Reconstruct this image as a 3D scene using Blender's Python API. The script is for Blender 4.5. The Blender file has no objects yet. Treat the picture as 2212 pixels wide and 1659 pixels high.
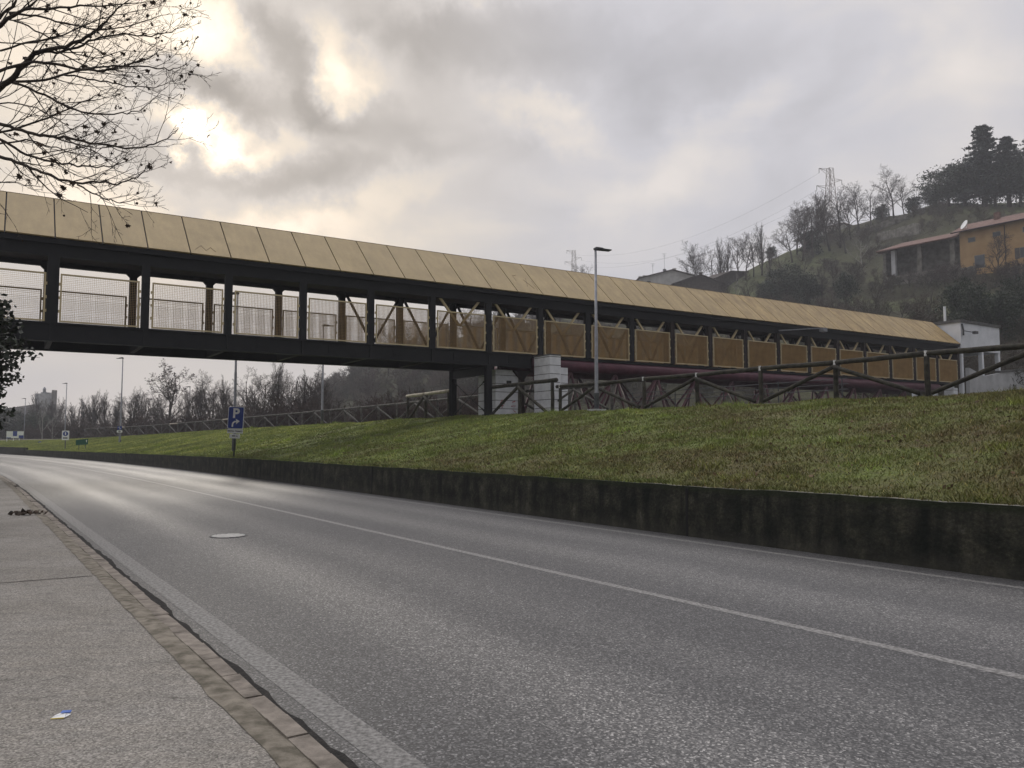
import bpy, math, random
import numpy as np
from mathutils import Vector, Matrix

# ------------------------------------------------------------------ camera, sky, sun, exposure
SC = bpy.context.scene
COL = SC.collection
PITCH = math.radians(4.06)
CAM_Z = 1.6
cam_d = bpy.data.cameras.new('camera')
cam = bpy.data.objects.new('camera', cam_d)
COL.objects.link(cam)
cam.location = (0, 0, CAM_Z)
cam.rotation_euler = (math.radians(90) + PITCH, 0, 0)
cam_d.sensor_width = 36.0
cam_d.lens = 27.68
cam_d.clip_start = 0.1
cam_d.clip_end = 6000
SC.camera = cam

SC.view_settings.view_transform = 'Standard'
SC.view_settings.look = 'None'
SC.view_settings.gamma = 1.0
SC.view_settings.exposure = 0.36
SC.cycles.use_denoising = True
SC.cycles.denoising_input_passes = 'RGB_ALBEDO_NORMAL'
SC.cycles.denoising_prefilter = 'ACCURATE'
SC.cycles.max_bounces = 6
SC.cycles.diffuse_bounces = 3
SC.cycles.glossy_bounces = 3
SC.cycles.transparent_max_bounces = 8
SC.cycles.volume_bounces = 0
SC.cycles.caustics_reflective = False
SC.cycles.caustics_refractive = False

FP = 1700.7          # focal length in the 2212-pixel-wide view of the photograph
CX, CY = 1106.0, 829.5


def ray(x, y):
    r = (x - CX) / FP
    u = (CY - y) / FP
    return np.array([r, math.cos(PITCH) - u * math.sin(PITCH), math.sin(PITCH) + u * math.cos(PITCH)])


def W(x, y, Y):
    """world point at depth Y along the sight line of a measured point of the photograph"""
    d = ray(x, y)
    return np.array([0, 0, CAM_Z]) + d * (Y / d[1])


def azel(x, y):
    d = ray(x, y)
    return math.atan2(d[0], d[1]), math.atan2(d[2], math.hypot(d[0], d[1]))


SUN_AZ, SUN_EL = azel(400, 300)


def build_world():
    w = bpy.data.worlds.new('World')
    SC.world = w
    w.use_nodes = True
    nt = w.node_tree
    N, L = nt.nodes, nt.links
    N.clear()

    def math_(op, a, b=None, c=None):
        n = N.new('ShaderNodeMath'); n.operation = op
        for i, v in enumerate((a, b, c)):
            if v is None: continue
            if isinstance(v, (int, float)): n.inputs[i].default_value = v
            else: L.new(v, n.inputs[i])
        return n.outputs[0]

    tc = N.new('ShaderNodeTexCoord')
    sep = N.new('ShaderNodeSeparateXYZ'); L.new(tc.outputs['Generated'], sep.inputs[0])
    az = math_('ARCTAN2', sep.outputs[0], sep.outputs[1])
    el = math_('ARCSINE', sep.outputs[2])
    comb = N.new('ShaderNodeCombineXYZ'); L.new(az, comb.inputs[0]); L.new(el, comb.inputs[1])
    nz = N.new('ShaderNodeTexNoise'); L.new(comb.outputs[0], nz.inputs['Vector'])
    nz.inputs['Scale'].default_value = 8.0; nz.inputs['Detail'].default_value = 6.0; nz.inputs['Roughness'].default_value = 0.58
    sp2 = N.new('ShaderNodeSeparateColor'); L.new(nz.outputs['Color'], sp2.inputs[0])
    azw = math_('MULTIPLY_ADD', math_('SUBTRACT', sp2.outputs[0], 0.5), 0.17, az)
    elw = math_('MULTIPLY_ADD', math_('SUBTRACT', sp2.outputs[1], 0.5), 0.13, el)
    nz2 = N.new('ShaderNodeTexNoise'); L.new(comb.outputs[0], nz2.inputs['Vector'])
    nz2.inputs['Scale'].default_value = 26.0; nz2.inputs['Detail'].default_value = 5.0; nz2.inputs['Roughness'].default_value = 0.6
    sp3 = N.new('ShaderNodeSeparateColor'); L.new(nz2.outputs['Color'], sp3.inputs[0])
    azw = math_('MULTIPLY_ADD', math_('SUBTRACT', sp3.outputs[0], 0.5), 0.055, azw)
    elw = math_('MULTIPLY_ADD', math_('SUBTRACT', sp3.outputs[1], 0.5), 0.045, elw)
    # fine texture of the cloud sheet, stretched along the horizon
    mp = N.new('ShaderNodeMapping'); L.new(comb.outputs[0], mp.inputs[0])
    mp.inputs['Scale'].default_value = (1.0, 2.1, 1.0); mp.inputs['Rotation'].default_value = (0, 0, -0.25)
    n2 = N.new('ShaderNodeTexNoise'); L.new(mp.outputs[0], n2.inputs['Vector'])
    n2.inputs['Scale'].default_value = 5.0; n2.inputs['Detail'].default_value = 7.0; n2.inputs['Roughness'].default_value = 0.5
    n2.inputs['Distortion'].default_value = 0.6
    val = math_('MULTIPLY_ADD', math_('SUBTRACT', n2.outputs['Fac'], 0.5), 0.34, 0.535)
    blobs = [  # x, y, rx, ry, rotation, amplitude : cloud masses and openings of the sky
        (398, 297, 24, 20, 0, .5), (485, 318, 105, 38, 10, .36), (725, 95, 75, 65, 0, .20), (450, 40, 120, 80, 0, .22),
        (430, 130, 70, 40, 0, .10), (365, 265, 26, 30, 0, .20), (760, 165, 70, 45, 0, .16), (440, 60, 230, 150, 0, .06), (620, 260, 70, 30, 0, .16),
        (660, 475, 200, 36, 8, .18), (840, 415, 120, 30, -20, .14), (330, 470, 330, 50, 0, .10), (560, 300, 90, 34, -25, .12), (1180, 258, 150, 30, 22, .13), (1570, 250, 190, 42, -32, .11),
        (2120, 150, 150, 110, 0, .09), (130, 90, 190, 160, 0, .16), (150, 420, 160, 60, 0, .10), (1000, 5, 160, 28, 0, .10),
        (1420, 400, 240, 40, -20, .06), (300, 520, 260, 60, 0, .10),
        (560, 60, 70, 42, 40, -.36), (665, 165, 42, 85, -20, -.34), (465, 212, 125, 46, 8, -.44), (740, 238, 120, 30, 0, -.22),
        (520, 368, 190, 30, 2, -.30), (720, 340, 130, 32, -6, -.22), (980, 95, 180, 70, 8, -.13), (1350, 115, 190, 80, 8, -.13),
        (1260, 330, 220, 55, 10, -.07), (420, 425, 170, 22, 0, -.14), (250, 270, 110, 50, 0, -.10), (900, 295, 90, 26, 0, -.10),
        (1800, 60, 260, 110, 0, -.03), (860, 30, 110, 45, 10, -.14)]
    for (x, y, rx, ry, rot, amp) in blobs:
        a0, e0 = azel(x, y)
        t = -math.radians(rot)
        da = math_('SUBTRACT', azw, a0); de = math_('SUBTRACT', elw, e0)
        u = math_('MULTIPLY_ADD', de, math.sin(t) * FP / rx, math_('MULTIPLY', da, math.cos(t) * FP / rx))
        v = math_('MULTIPLY_ADD', de, math.cos(t) * FP / ry, math_('MULTIPLY', da, -math.sin(t) * FP / ry))
        q = math_('MULTIPLY_ADD', v, v, math_('MULTIPLY', u, u))
        g = math_('POWER', math.e, math_('MULTIPLY', q, -0.8))
        val = math_('MULTIPLY_ADD', g, amp, val)
    # the sheet evens out to a pale veil near the horizon
    hz = N.new('ShaderNodeMapRange'); L.new(el, hz.inputs[0])
    hz.inputs[1].default_value = 0.0; hz.inputs[2].default_value = 0.17; hz.inputs[3].default_value = 0.9; hz.inputs[4].default_value = 0.0
    hz.interpolation_type = 'SMOOTHSTEP'
    mixv = N.new('ShaderNodeMix'); L.new(hz.outputs[0], mixv.inputs[0]); L.new(val, mixv.inputs[2]); mixv.inputs[3].default_value = 0.555
    val = mixv.outputs[0]
    cr = N.new('ShaderNodeValToRGB'); L.new(val, cr.inputs[0])
    e = cr.color_ramp.elements
    e[0].position = 0.0; e[0].color = (.20, .20, .205, 1)
    e[1].position = 1.0; e[1].color = (2.4, 2.3, 2.15, 1)
    for p, c in ((.26, (.335, .33, .33)), (.40, (.44, .437, .445)), (.53, (.575, .572, .585)), (.63, (.72, .685, .635)), (.74, (.90, .83, .74)), (.88, (1.15, 1.10, 1.0))):
        k = e.new(p); k.color = (*c, 1)
    # overcast sky boosted overhead, out of view, to light the ground more
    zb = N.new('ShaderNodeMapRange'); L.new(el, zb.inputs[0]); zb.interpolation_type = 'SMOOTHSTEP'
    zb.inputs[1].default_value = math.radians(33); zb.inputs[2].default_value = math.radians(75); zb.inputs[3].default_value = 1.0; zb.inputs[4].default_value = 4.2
    sdv = (math.sin(SUN_AZ) * math.cos(SUN_EL), math.cos(SUN_AZ) * math.cos(SUN_EL), math.sin(SUN_EL))
    dt = N.new('ShaderNodeVectorMath'); dt.operation = 'DOT_PRODUCT'; L.new(tc.outputs['Generated'], dt.inputs[0]); dt.inputs[1].default_value = sdv
    wf = N.new('ShaderNodeMapRange'); L.new(dt.outputs['Value'], wf.inputs[0]); wf.interpolation_type = 'SMOOTHSTEP'
    wf.inputs[1].default_value = .86; wf.inputs[2].default_value = .99; wf.inputs[3].default_value = 0.; wf.inputs[4].default_value = 1.
    wt = N.new('ShaderNodeMix'); wt.data_type = 'RGBA'; hf = N.new('ShaderNodeMapRange'); L.new(el, hf.inputs[0]); hf.inputs[1].default_value = .05; hf.inputs[2].default_value = .17; hf.inputs[3].default_value = .15; hf.inputs[4].default_value = 1.0
    L.new(math_('MULTIPLY', wf.outputs[0], hf.outputs[0]), wt.inputs[0]); wt.inputs[6].default_value = (.985, .965, .99, 1); wt.inputs[7].default_value = (1.09, 1.0, .885, 1)
    wm = N.new('ShaderNodeMix'); wm.data_type = 'RGBA'; wm.blend_type = 'MULTIPLY'; wm.inputs[0].default_value = 1.0; L.new(cr.outputs[0], wm.inputs[6]); L.new(wt.outputs[2], wm.inputs[7])
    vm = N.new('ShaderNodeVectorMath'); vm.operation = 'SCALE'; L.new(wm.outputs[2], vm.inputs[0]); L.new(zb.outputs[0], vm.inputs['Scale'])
    # the half of the sky away from the veiled sun is dimmer
    ca = math_('COSINE', math_('SUBTRACT', az, SUN_AZ))
    db = N.new('ShaderNodeMapRange'); L.new(ca, db.inputs[0]); db.interpolation_type = 'SMOOTHSTEP'
    db.inputs[1].default_value = -.7; db.inputs[2].default_value = .5; db.inputs[3].default_value = .45; db.inputs[4].default_value = 1.0
    vm2 = N.new('ShaderNodeVectorMath'); vm2.operation = 'SCALE'; L.new(vm.outputs[0], vm2.inputs[0]); L.new(db.outputs[0], vm2.inputs['Scale']); vm = vm2
    sky = N.new('ShaderNodeTexSky'); sky.sky_type = 'NISHITA'; sky.sun_disc = False
    sky.sun_elevation = SUN_EL; sky.sun_rotation = SUN_AZ
    b1 = N.new('ShaderNodeBackground'); L.new(sky.outputs[0], b1.inputs[0]); b1.inputs[1].default_value = 0.06
    b2 = N.new('ShaderNodeBackground'); L.new(vm.outputs[0], b2.inputs[0]); b2.inputs[1].default_value = 1.0
    mx = N.new('ShaderNodeMixShader'); mx.inputs[0].default_value = 0.93
    L.new(b1.outputs[0], mx.inputs[1]); L.new(b2.outputs[0], mx.inputs[2])
    out = N.new('ShaderNodeOutputWorld'); L.new(mx.outputs[0], out.inputs[0])


build_world()
sun_d = bpy.data.lights.new('sun', 'SUN')
sun_d.energy = 0.5
sun_d.angle = math.radians(14)
sun_d.color = (1.0, 0.93, 0.82)
sun = bpy.data.objects.new('sun', sun_d)
COL.objects.link(sun)
sd = Vector((math.sin(SUN_AZ) * math.cos(SUN_EL), math.cos(SUN_AZ) * math.cos(SUN_EL), math.sin(SUN_EL)))
sun.rotation_euler = sd.to_track_quat('Z', 'Y').to_euler()

# ------------------------------------------------------------------ helpers


class MB:
    """collects shapes and links them as ONE mesh object"""
    def __init__(self):
        self.v = []; self.n = 0; self.lo = []; self.tot = []

    def add(self, verts, faces):
        verts = np.asarray(verts, float).reshape(-1, 3)
        for f in ([faces] if isinstance(faces, np.ndarray) else faces):
            f = np.asarray(f, np.int64)
            if f.ndim == 1: f = f[None]
            self.lo.append((f + self.n).ravel()); self.tot.append(np.full(len(f), f.shape[1], np.int64))
        self.v.append(verts); self.n += len(verts)
        return self

    BF = np.array([[0, 3, 2, 1], [4, 5, 6, 7], [0, 1, 5, 4], [1, 2, 6, 5], [2, 3, 7, 6], [3, 0, 4, 7]])

    def box(self, x0, x1, y0, y1, z0, z1, M=None):
        v = np.array([(x0, y0, z0), (x1, y0, z0), (x1, y1, z0), (x0, y1, z0), (x0, y0, z1), (x1, y0, z1), (x1, y1, z1), (x0, y1, z1)], float)
        if M is not None: v = v @ np.array(M)[:3, :3].T + np.array(M)[:3, 3]
        return self.add(v, self.BF)

    def bar(self, p, q, w, h, up=(0, 0, 1)):
        p, q = np.array(p, float), np.array(q, float)
        d = q - p; d /= np.linalg.norm(d)
        s = np.cross(d, up); s /= np.linalg.norm(s)
        u = np.cross(s, d)
        v = [a + s * sx * w / 2 + u * su * h / 2 for a in (p, q) for sx, su in ((-1, -1), (1, -1), (1, 1), (-1, 1))]
        return self.add(v, self.BF)

    def tube(self, pts, rad, n=6, cap=True):
        pts = np.asarray(pts, float); k = len(pts)
        rad = np.broadcast_to(np.asarray(rad, float), (k,))
        d = np.gradient(pts, axis=0)
        d /= np.linalg.norm(d, axis=1)[:, None] + 1e-12
        m = d.mean(0)
        ref = np.array([0, 0, 1.]) if abs(m[2]) < .8 * np.linalg.norm(m) + 1e-9 else np.array([1., 0, 0])
        s = np.cross(d, ref); s /= np.linalg.norm(s, axis=1)[:, None] + 1e-12
        t = np.cross(s, d)
        a = np.arange(n) * 2 * math.pi / n
        v = pts[:, None] + rad[:, None, None] * (np.cos(a)[None, :, None] * s[:, None] + np.sin(a)[None, :, None] * t[:, None])
        i = np.arange(n); j = (i + 1) % n
        f = np.concatenate([np.stack([r * n + i, r * n + j, (r + 1) * n + j, (r + 1) * n + i], 1) for r in range(k - 1)])
        fs = [f]
        if cap: fs += [np.arange(n)[None, ::-1], (np.arange(n) + (k - 1) * n)[None]]
        return self.add(v.reshape(-1, 3), fs)

    def cyl(self, p, q, r, n=10, r2=None):
        return self.tube([p, q], [r, r if r2 is None else r2], n)

    def poly(self, pts, thick):
        """planar outline extruded by the vector thick"""
        a = np.asarray(pts, float); k = len(a)
        v = np.concatenate([a, a + np.asarray(thick, float)])
        i = np.arange(k); j = (i + 1) % k
        return self.add(v, [np.arange(k)[None, ::-1], (np.arange(k) + k)[None], np.stack([i, j, j + k, i + k], 1)])

    def sphere(self, c, r, n=8, m=6, sz=1.0):
        vs = []
        for i in range(m + 1):
            th = math.pi * i / m
            for j in range(n):
                ph = 2 * math.pi * j / n
                vs.append((c[0] + r * math.sin(th) * math.cos(ph), c[1] + r * math.sin(th) * math.sin(ph), c[2] + r * sz * math.cos(th)))
        f = [[i * n + j, (i + 1) * n + j, (i + 1) * n + (j + 1) % n, i * n + (j + 1) % n] for i in range(m) for j in range(n)]
        return self.add(vs, np.array(f))

    def mesh(self, name, mat=None, smooth=False):
        me = bpy.data.meshes.new(name)
        V = np.concatenate(self.v); lo = np.concatenate(self.lo); tot = np.concatenate(self.tot)
        me.vertices.add(len(V)); me.vertices.foreach_set('co', V.astype(np.float32).ravel())
        me.loops.add(len(lo)); me.loops.foreach_set('vertex_index', lo.astype(np.int32))
        me.polygons.add(len(tot)); st = np.concatenate([[0], np.cumsum(tot)[:-1]])
        me.polygons.foreach_set('loop_start', st.astype(np.int32))
        me.update(calc_edges=True)
        if mat: me.materials.append(mat)
        me.polygons.foreach_set('use_smooth', np.full(len(tot), bool(smooth)))
        return me

    def build(self, name, mat=None, parent=None, smooth=False):
        return link(name, self.mesh(name, mat, smooth), parent)


def link(name, me, parent=None):
    o = bpy.data.objects.new(name, me); COL.objects.link(o)
    if parent is not None: o.parent = parent
    return o


def tag(o, label=None, cat=None, group=None, kind=None):
    if label: o['label'] = label
    if cat: o['category'] = cat
    if group: o['group'] = group
    if kind: o['kind'] = kind
    return o


def empty(name, loc=(0, 0, 0), rz=0.0):
    o = bpy.data.objects.new(name, None); COL.objects.link(o)
    o.empty_display_size = 0.2
    o.location = [float(c) for c in loc]; o.rotation_euler = (0, 0, rz)
    return o


def copy_tree(o, parent=None):
    c = o.copy(); COL.objects.link(c)
    if parent is not None: c.parent = parent
    for ch in list(o.children): copy_tree(ch, c)
    return c


class G:
    """small node-graph helper for one material"""
    def __init__(self, name):
        self.m = bpy.data.materials.new(name); self.m.use_nodes = True
        self.nt = self.m.node_tree; self.N = self.nt.nodes; self.L = self.nt.links
        self.b = self.N['Principled BSDF']
        self.b.inputs['Specular IOR Level'].default_value = 0.35

    def node(self, t, **kw):
        n = self.N.new(t)
        for k, v in kw.items():
            if k in n.inputs.keys(): n.inputs[k].default_value = v
            else: setattr(n, k, v)
        return n

    def coord(self, kind='Object', scale=(1, 1, 1), rot=(0, 0, 0)):
        tc = self.node('ShaderNodeTexCoord'); mp = self.node('ShaderNodeMapping')
        self.L.new(tc.outputs[kind], mp.inputs[0]); mp.inputs['Scale'].default_value = scale; mp.inputs['Rotation'].default_value = rot
        return mp.outputs[0]

    def noise(self, vec, scale, detail=5, rough=.55, dist=0.0):
        n = self.node('ShaderNodeTexNoise', Scale=scale, Detail=detail, Roughness=rough, Distortion=dist)
        self.L.new(vec, n.inputs['Vector']); return n.outputs['Fac']

    def ramp(self, fac, stops):
        r = self.node('ShaderNodeValToRGB'); self.L.new(fac, r.inputs[0]); e = r.color_ramp.elements
        while len(e) < len(stops): e.new(.5)
        for k, (p, c) in zip(e, stops):
            k.position = p; k.color = (*c, 1) if len(c) == 3 else c
        return r.outputs[0]

    def val(self, fac, a, b, lo=0., hi=1.):
        n = self.node('ShaderNodeMapRange'); self.L.new(fac, n.inputs[0])
        for i, v in enumerate((a, b, lo, hi)): n.inputs[i + 1].default_value = v
        return n.outputs[0]

    def mix(self, fac, a, b, mode='MIX'):
        n = self.node('ShaderNodeMix', data_type='RGBA', blend_type=mode)
        for s, v in ((n.inputs[0], fac), (n.inputs[6], a), (n.inputs[7], b)):
            if isinstance(v, (int, float)): s.default_value = v
            elif isinstance(v, tuple): s.default_value = (*v, 1)
            else: self.L.new(v, s)
        return n.outputs[2]

    def math(self, op, a, b=0.0):
        n = self.node('ShaderNodeMath', operation=op)
        for i, v in enumerate((a, b)):
            if isinstance(v, (int, float)): n.inputs[i].default_value = v
            else: self.L.new(v, n.inputs[i])
        return n.outputs[0]

    def set(self, name, v):
        if isinstance(v, (int, float)): self.b.inputs[name].default_value = v
        elif isinstance(v, tuple): self.b.inputs[name].default_value = (*v, 1)
        else: self.L.new(v, self.b.inputs[name])
        return self

    def bump(self, h, strength=.3, dist=.02):
        n = self.node('ShaderNodeBump', Strength=strength, Distance=dist)
        self.L.new(h, n.inputs['Height']); self.L.new(n.outputs[0], self.b.inputs['Normal']); return self


def plain(name, c1, c2, scale=4, rough=.75, bump=.0, bscale=40, metal=0.0, stretch=(1, 1, 1), lo=.35, hi=.65, rnd=0.0):
    g = G(name); v = g.coord('Object', stretch)
    c = g.ramp(g.noise(v, scale), [(lo, c1), (hi, c2)])
    if rnd:
        oi = g.node('ShaderNodeObjectInfo')
        c = g.mix(1.0, c, g.ramp(oi.outputs['Random'], [(0, (1 - rnd,) * 3), (1, (1 + rnd, 1 + rnd * .9, 1 + rnd * .8))]), 'MULTIPLY')
    g.set('Base Color', c).set('Roughness', rough).set('Metallic', metal)
    if bump: g.bump(g.noise(v, bscale), bump, .02)
    return g.m


# ------------------------------------------------------------------ materials
def m_road():
    g = G('asphalt'); uv = g.coord('UV')
    sp = g.node('ShaderNodeSeparateXYZ'); g.L.new(uv, sp.inputs[0]); d = sp.outputs[1]
    wob = g.noise(g.coord('UV', (.05, .6, 1)), 1.0, 4)
    dd = g.math('ADD', d, g.math('MULTIPLY', g.math('SUBTRACT', wob, .5), 1.1))
    track = None
    for c, w, a in ((3.25, .55, 1.), (4.6, .45, .45), (7.15, .55, .75), (8.6, .5, .6)):
        t = g.math('DIVIDE', g.math('SUBTRACT', dd, c), w)
        t = g.math('MULTIPLY', g.math('POWER', math.e, g.math('MULTIPLY', g.math('MULTIPLY', t, t), -1.0)), a)
        track = t if track is None else g.math('ADD', track, t)
    big = g.noise(g.coord('UV', (.12, .5, 1)), 1.3, 5)
    track = g.math('ADD', track, g.math('MULTIPLY', g.math('SUBTRACT', big, .5), .9))
    grain = g.noise(uv, 62, 3, .75)
    grain2 = g.noise(uv, 34, 4, .7)
    vo = g.node('ShaderNodeTexVoronoi', Scale=82.0); g.L.new(uv, vo.inputs['Vector'])
    sv = g.node('ShaderNodeSeparateColor'); g.L.new(vo.outputs['Color'], sv.inputs[0])
    base = g.ramp(sv.outputs[0], [(.0, (.024, .0245, .0255)), (.42, (.058, .059, .060)), (.74, (.122, .123, .123)), (.93, (.21, .21, .208)), (1.0, (.38, .38, .375))])
    base = g.mix(.55, base, g.ramp(grain, [(.35, (.35, .35, .36)), (.6, (1.5, 1.48, 1.45))]), 'MULTIPLY')
    base = g.mix(.5, base, g.ramp(grain2, [(.3, (.55, .55, .55)), (.7, (1.35, 1.34, 1.32))]), 'MULTIPLY')
    base = g.mix(1.0, base, g.ramp(track, [(.0, (.62, .62, .63)), (1.0, (1.28, 1.26, 1.23))]), 'MULTIPLY')
    g.set('Base Color', base)
    g.set('Roughness', g.val(track, 0., 1., .60, .49)).set('Specular IOR Level', .6)
    g.bump(sv.outputs[0], .45, .008)
    return g.m


def m_sidewalk():
    g = G('old_asphalt'); v = g.coord('Object')
    gr0 = g.noise(v, 85, 4, .75)
    vo = g.node('ShaderNodeTexVoronoi', Scale=105.0); g.L.new(v, vo.inputs['Vector'])
    sv = g.node('ShaderNodeSeparateColor'); g.L.new(vo.outputs['Color'], sv.inputs[0])
    gr = g.math('ADD', g.math('MULTIPLY', sv.outputs[0], .42), g.math('MULTIPLY', gr0, .58))
    c = g.ramp(gr, [(.28, (.108, .103, .092)), (.46, (.20, .192, .173)), (.62, (.275, .265, .24)), (.76, (.41, .395, .36))])
    st = g.noise(g.coord('Object', (1.3, 3.6, 1), (0, 0, math.radians(-4))), 2.2, 9, .72)
    c = g.mix(1.0, c, g.ramp(st, [(.30, (.50, .49, .47)), (.40, (.9, .9, .9)), (.7, (1.12, 1.1, 1.07))]), 'MULTIPLY')
    pat = g.noise(v, .8, 4)
    c = g.mix(1.0, c, g.ramp(pat, [(.3, (.82, .8, .78)), (.7, (1.08, 1.07, 1.08))]), 'MULTIPLY')
    g.set('Base Color', c).set('Roughness', .88).bump(gr, .5, .012)
    return g.m


def m_wall():
    g = G('mossy_concrete'); uv = g.coord('UV')
    sp = g.node('ShaderNodeSeparateXYZ'); g.L.new(uv, sp.inputs[0])
    st = g.noise(g.coord('UV', (1.6, .22, 1)), 2.2, 6, .6)
    bl = g.noise(uv, 2.6, 8, .68)
    c = g.ramp(bl, [(.30, (.007, .008, .007)), (.48, (.026, .027, .020)), (.62, (.058, .055, .040)), (.76, (.12, .115, .098))])
    c = g.mix(g.val(st, .45, .66), c, (.008, .010, .008))
    c = g.mix(.8, c, g.ramp(g.noise(uv, 22, 7, .75), [(.3, (.35, .35, .35)), (.52, (1., 1., 1.)), (.72, (2.2, 2.15, 2.0))]), 'MULTIPLY')
    low = g.val(g.math('ADD', sp.outputs[1], g.math('MULTIPLY', g.noise(uv, 3, 5), .35)), .08, .42, 1., 0.)
    c = g.mix(g.math('MULTIPLY', low, .55), c, (.075, .07, .058))
    top = g.val(g.math('ADD', sp.outputs[1], g.math('MULTIPLY', g.noise(uv, 5, 5), .12)), .80, .86, 0., 1.)
    c = g.mix(g.math('MULTIPLY', top, .6), c, (.02, .028, .011))
    g.set('Base Color', c).set('Roughness', .9).set('Specular IOR Level', .2).bump(g.noise(uv, 14, 6), .5, .03)
    return g.m


GRASS_STOPS = [(.28, (.118, .094, .050)), (.41, (.130, .132, .050)), (.54, (.145, .180, .053)), (.66, (.23, .26, .074)), (.80, (.33, .35, .105))]


def m_grass(name, blade=False):
    g = G(name); v = g.coord('Object')
    n = g.noise(v, .38, 5, .6)
    n2 = g.noise(v, 2.6, 4, .6)
    # the nearer end of the bank is browner, the far end fresh green
    sp = g.node('ShaderNodeSeparateXYZ'); g.L.new(v, sp.inputs[0])
    far = g.val(sp.outputs[1], 14, 46, -.09, .10)
    f = g.math('ADD', g.math('ADD', g.math('MULTIPLY', n, .62), g.math('MULTIPLY', n2, .38)), far)
    c = g.ramp(f, GRASS_STOPS)
    if blade:
        at = g.node('ShaderNodeAttribute', attribute_name='tint')
        c = g.mix(1.0, c, at.outputs['Color'], 'MULTIPLY')
    else:
        c = g.mix(1.0, c, g.ramp(g.noise(v, 11, 6, .7), [(.3, (.45, .43, .42)), (.5, (.9, .9, .85)), (.72, (1.5, 1.5, 1.4))]), 'MULTIPLY')
        g.bump(g.noise(v, 9, 6, .7), .9, .08)
    g.set('Base Color', c).set('Roughness', .8).set('Specular IOR Level', .2)
    return g.m


def m_hill():
    g = G('hillside'); v = g.coord('Object')
    n = g.noise(v, .06, 7, .65)
    at = g.node('ShaderNodeAttribute', attribute_name='meadow')
    scrub = g.ramp(n, [(.3, (.032, .032, .020)), (.5, (.055, .055, .032)), (.7, (.082, .088, .046))])
    mead = g.ramp(g.noise(v, .25, 6, .65), [(.3, (.060, .064, .034)), (.55, (.085, .097, .046)), (.75, (.125, .13, .07))])
    sp = g.node('ShaderNodeSeparateColor'); g.L.new(at.outputs['Color'], sp.inputs[0])
    f = g.val(g.math('ADD', sp.outputs[0], g.math('MULTIPLY', g.math('SUBTRACT', g.noise(v, .3, 5), .5), .6)), .35, .65)
    g.set('Base Color', g.mix(f, scrub, mead)).set('Roughness', .95).set('Specular IOR Level', .1)
    g.bump(g.noise(v, 1.2, 6, .7), 1.0, .4)
    return g.m


def m_roofpanel():
    g = G('beige_roof_panel'); v = g.coord('Object')
    oi = g.node('ShaderNodeObjectInfo')
    sp = g.node('ShaderNodeSeparateXYZ'); g.L.new(oi.outputs['Location'], sp.inputs[0])
    age = g.val(sp.outputs[0], 0, 18, .28, 1.)        # the panels over the river are older and more weathered
    ta = g.node('ShaderNodeTexCoord'); ad = g.node('ShaderNodeVectorMath', operation='ADD')
    g.L.new(ta.outputs['Object'], ad.inputs[0]); g.L.new(oi.outputs['Location'], ad.inputs[1])
    mp = g.node('ShaderNodeMapping'); g.L.new(ad.outputs[0], mp.inputs[0]); mp.inputs['Scale'].default_value = (2.1, .6, .6)
    streak = g.noise(mp.outputs[0], 1.7, 6, .65)
    fine = g.noise(ad.outputs[0], 9, 6, .7)
    c = g.ramp(g.noise(ad.outputs[0], .9, 4), [(.3, (.315, .243, .115)), (.7, (.385, .298, .148))])
    w = g.ramp(streak, [(.32, (.58, .50, .42)), (.48, (.90, .84, .76)), (.68, (1.32, 1.28, 1.2))])
    w = g.mix(.55, w, g.ramp(fine, [(.3, (.5, .45, .4)), (.7, (1.25, 1.2, 1.1))]), 'MULTIPLY')
    c = g.mix(age, c, g.mix(1.0, c, w, 'MULTIPLY'))
    c = g.mix(g.math('MULTIPLY', g.val(oi.outputs['Random'], 0, 1, 0., .25), 1.0), c, (.305, .24, .132))
    g.set('Base Color', c).set('Roughness', .55)
    return g.m


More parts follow.
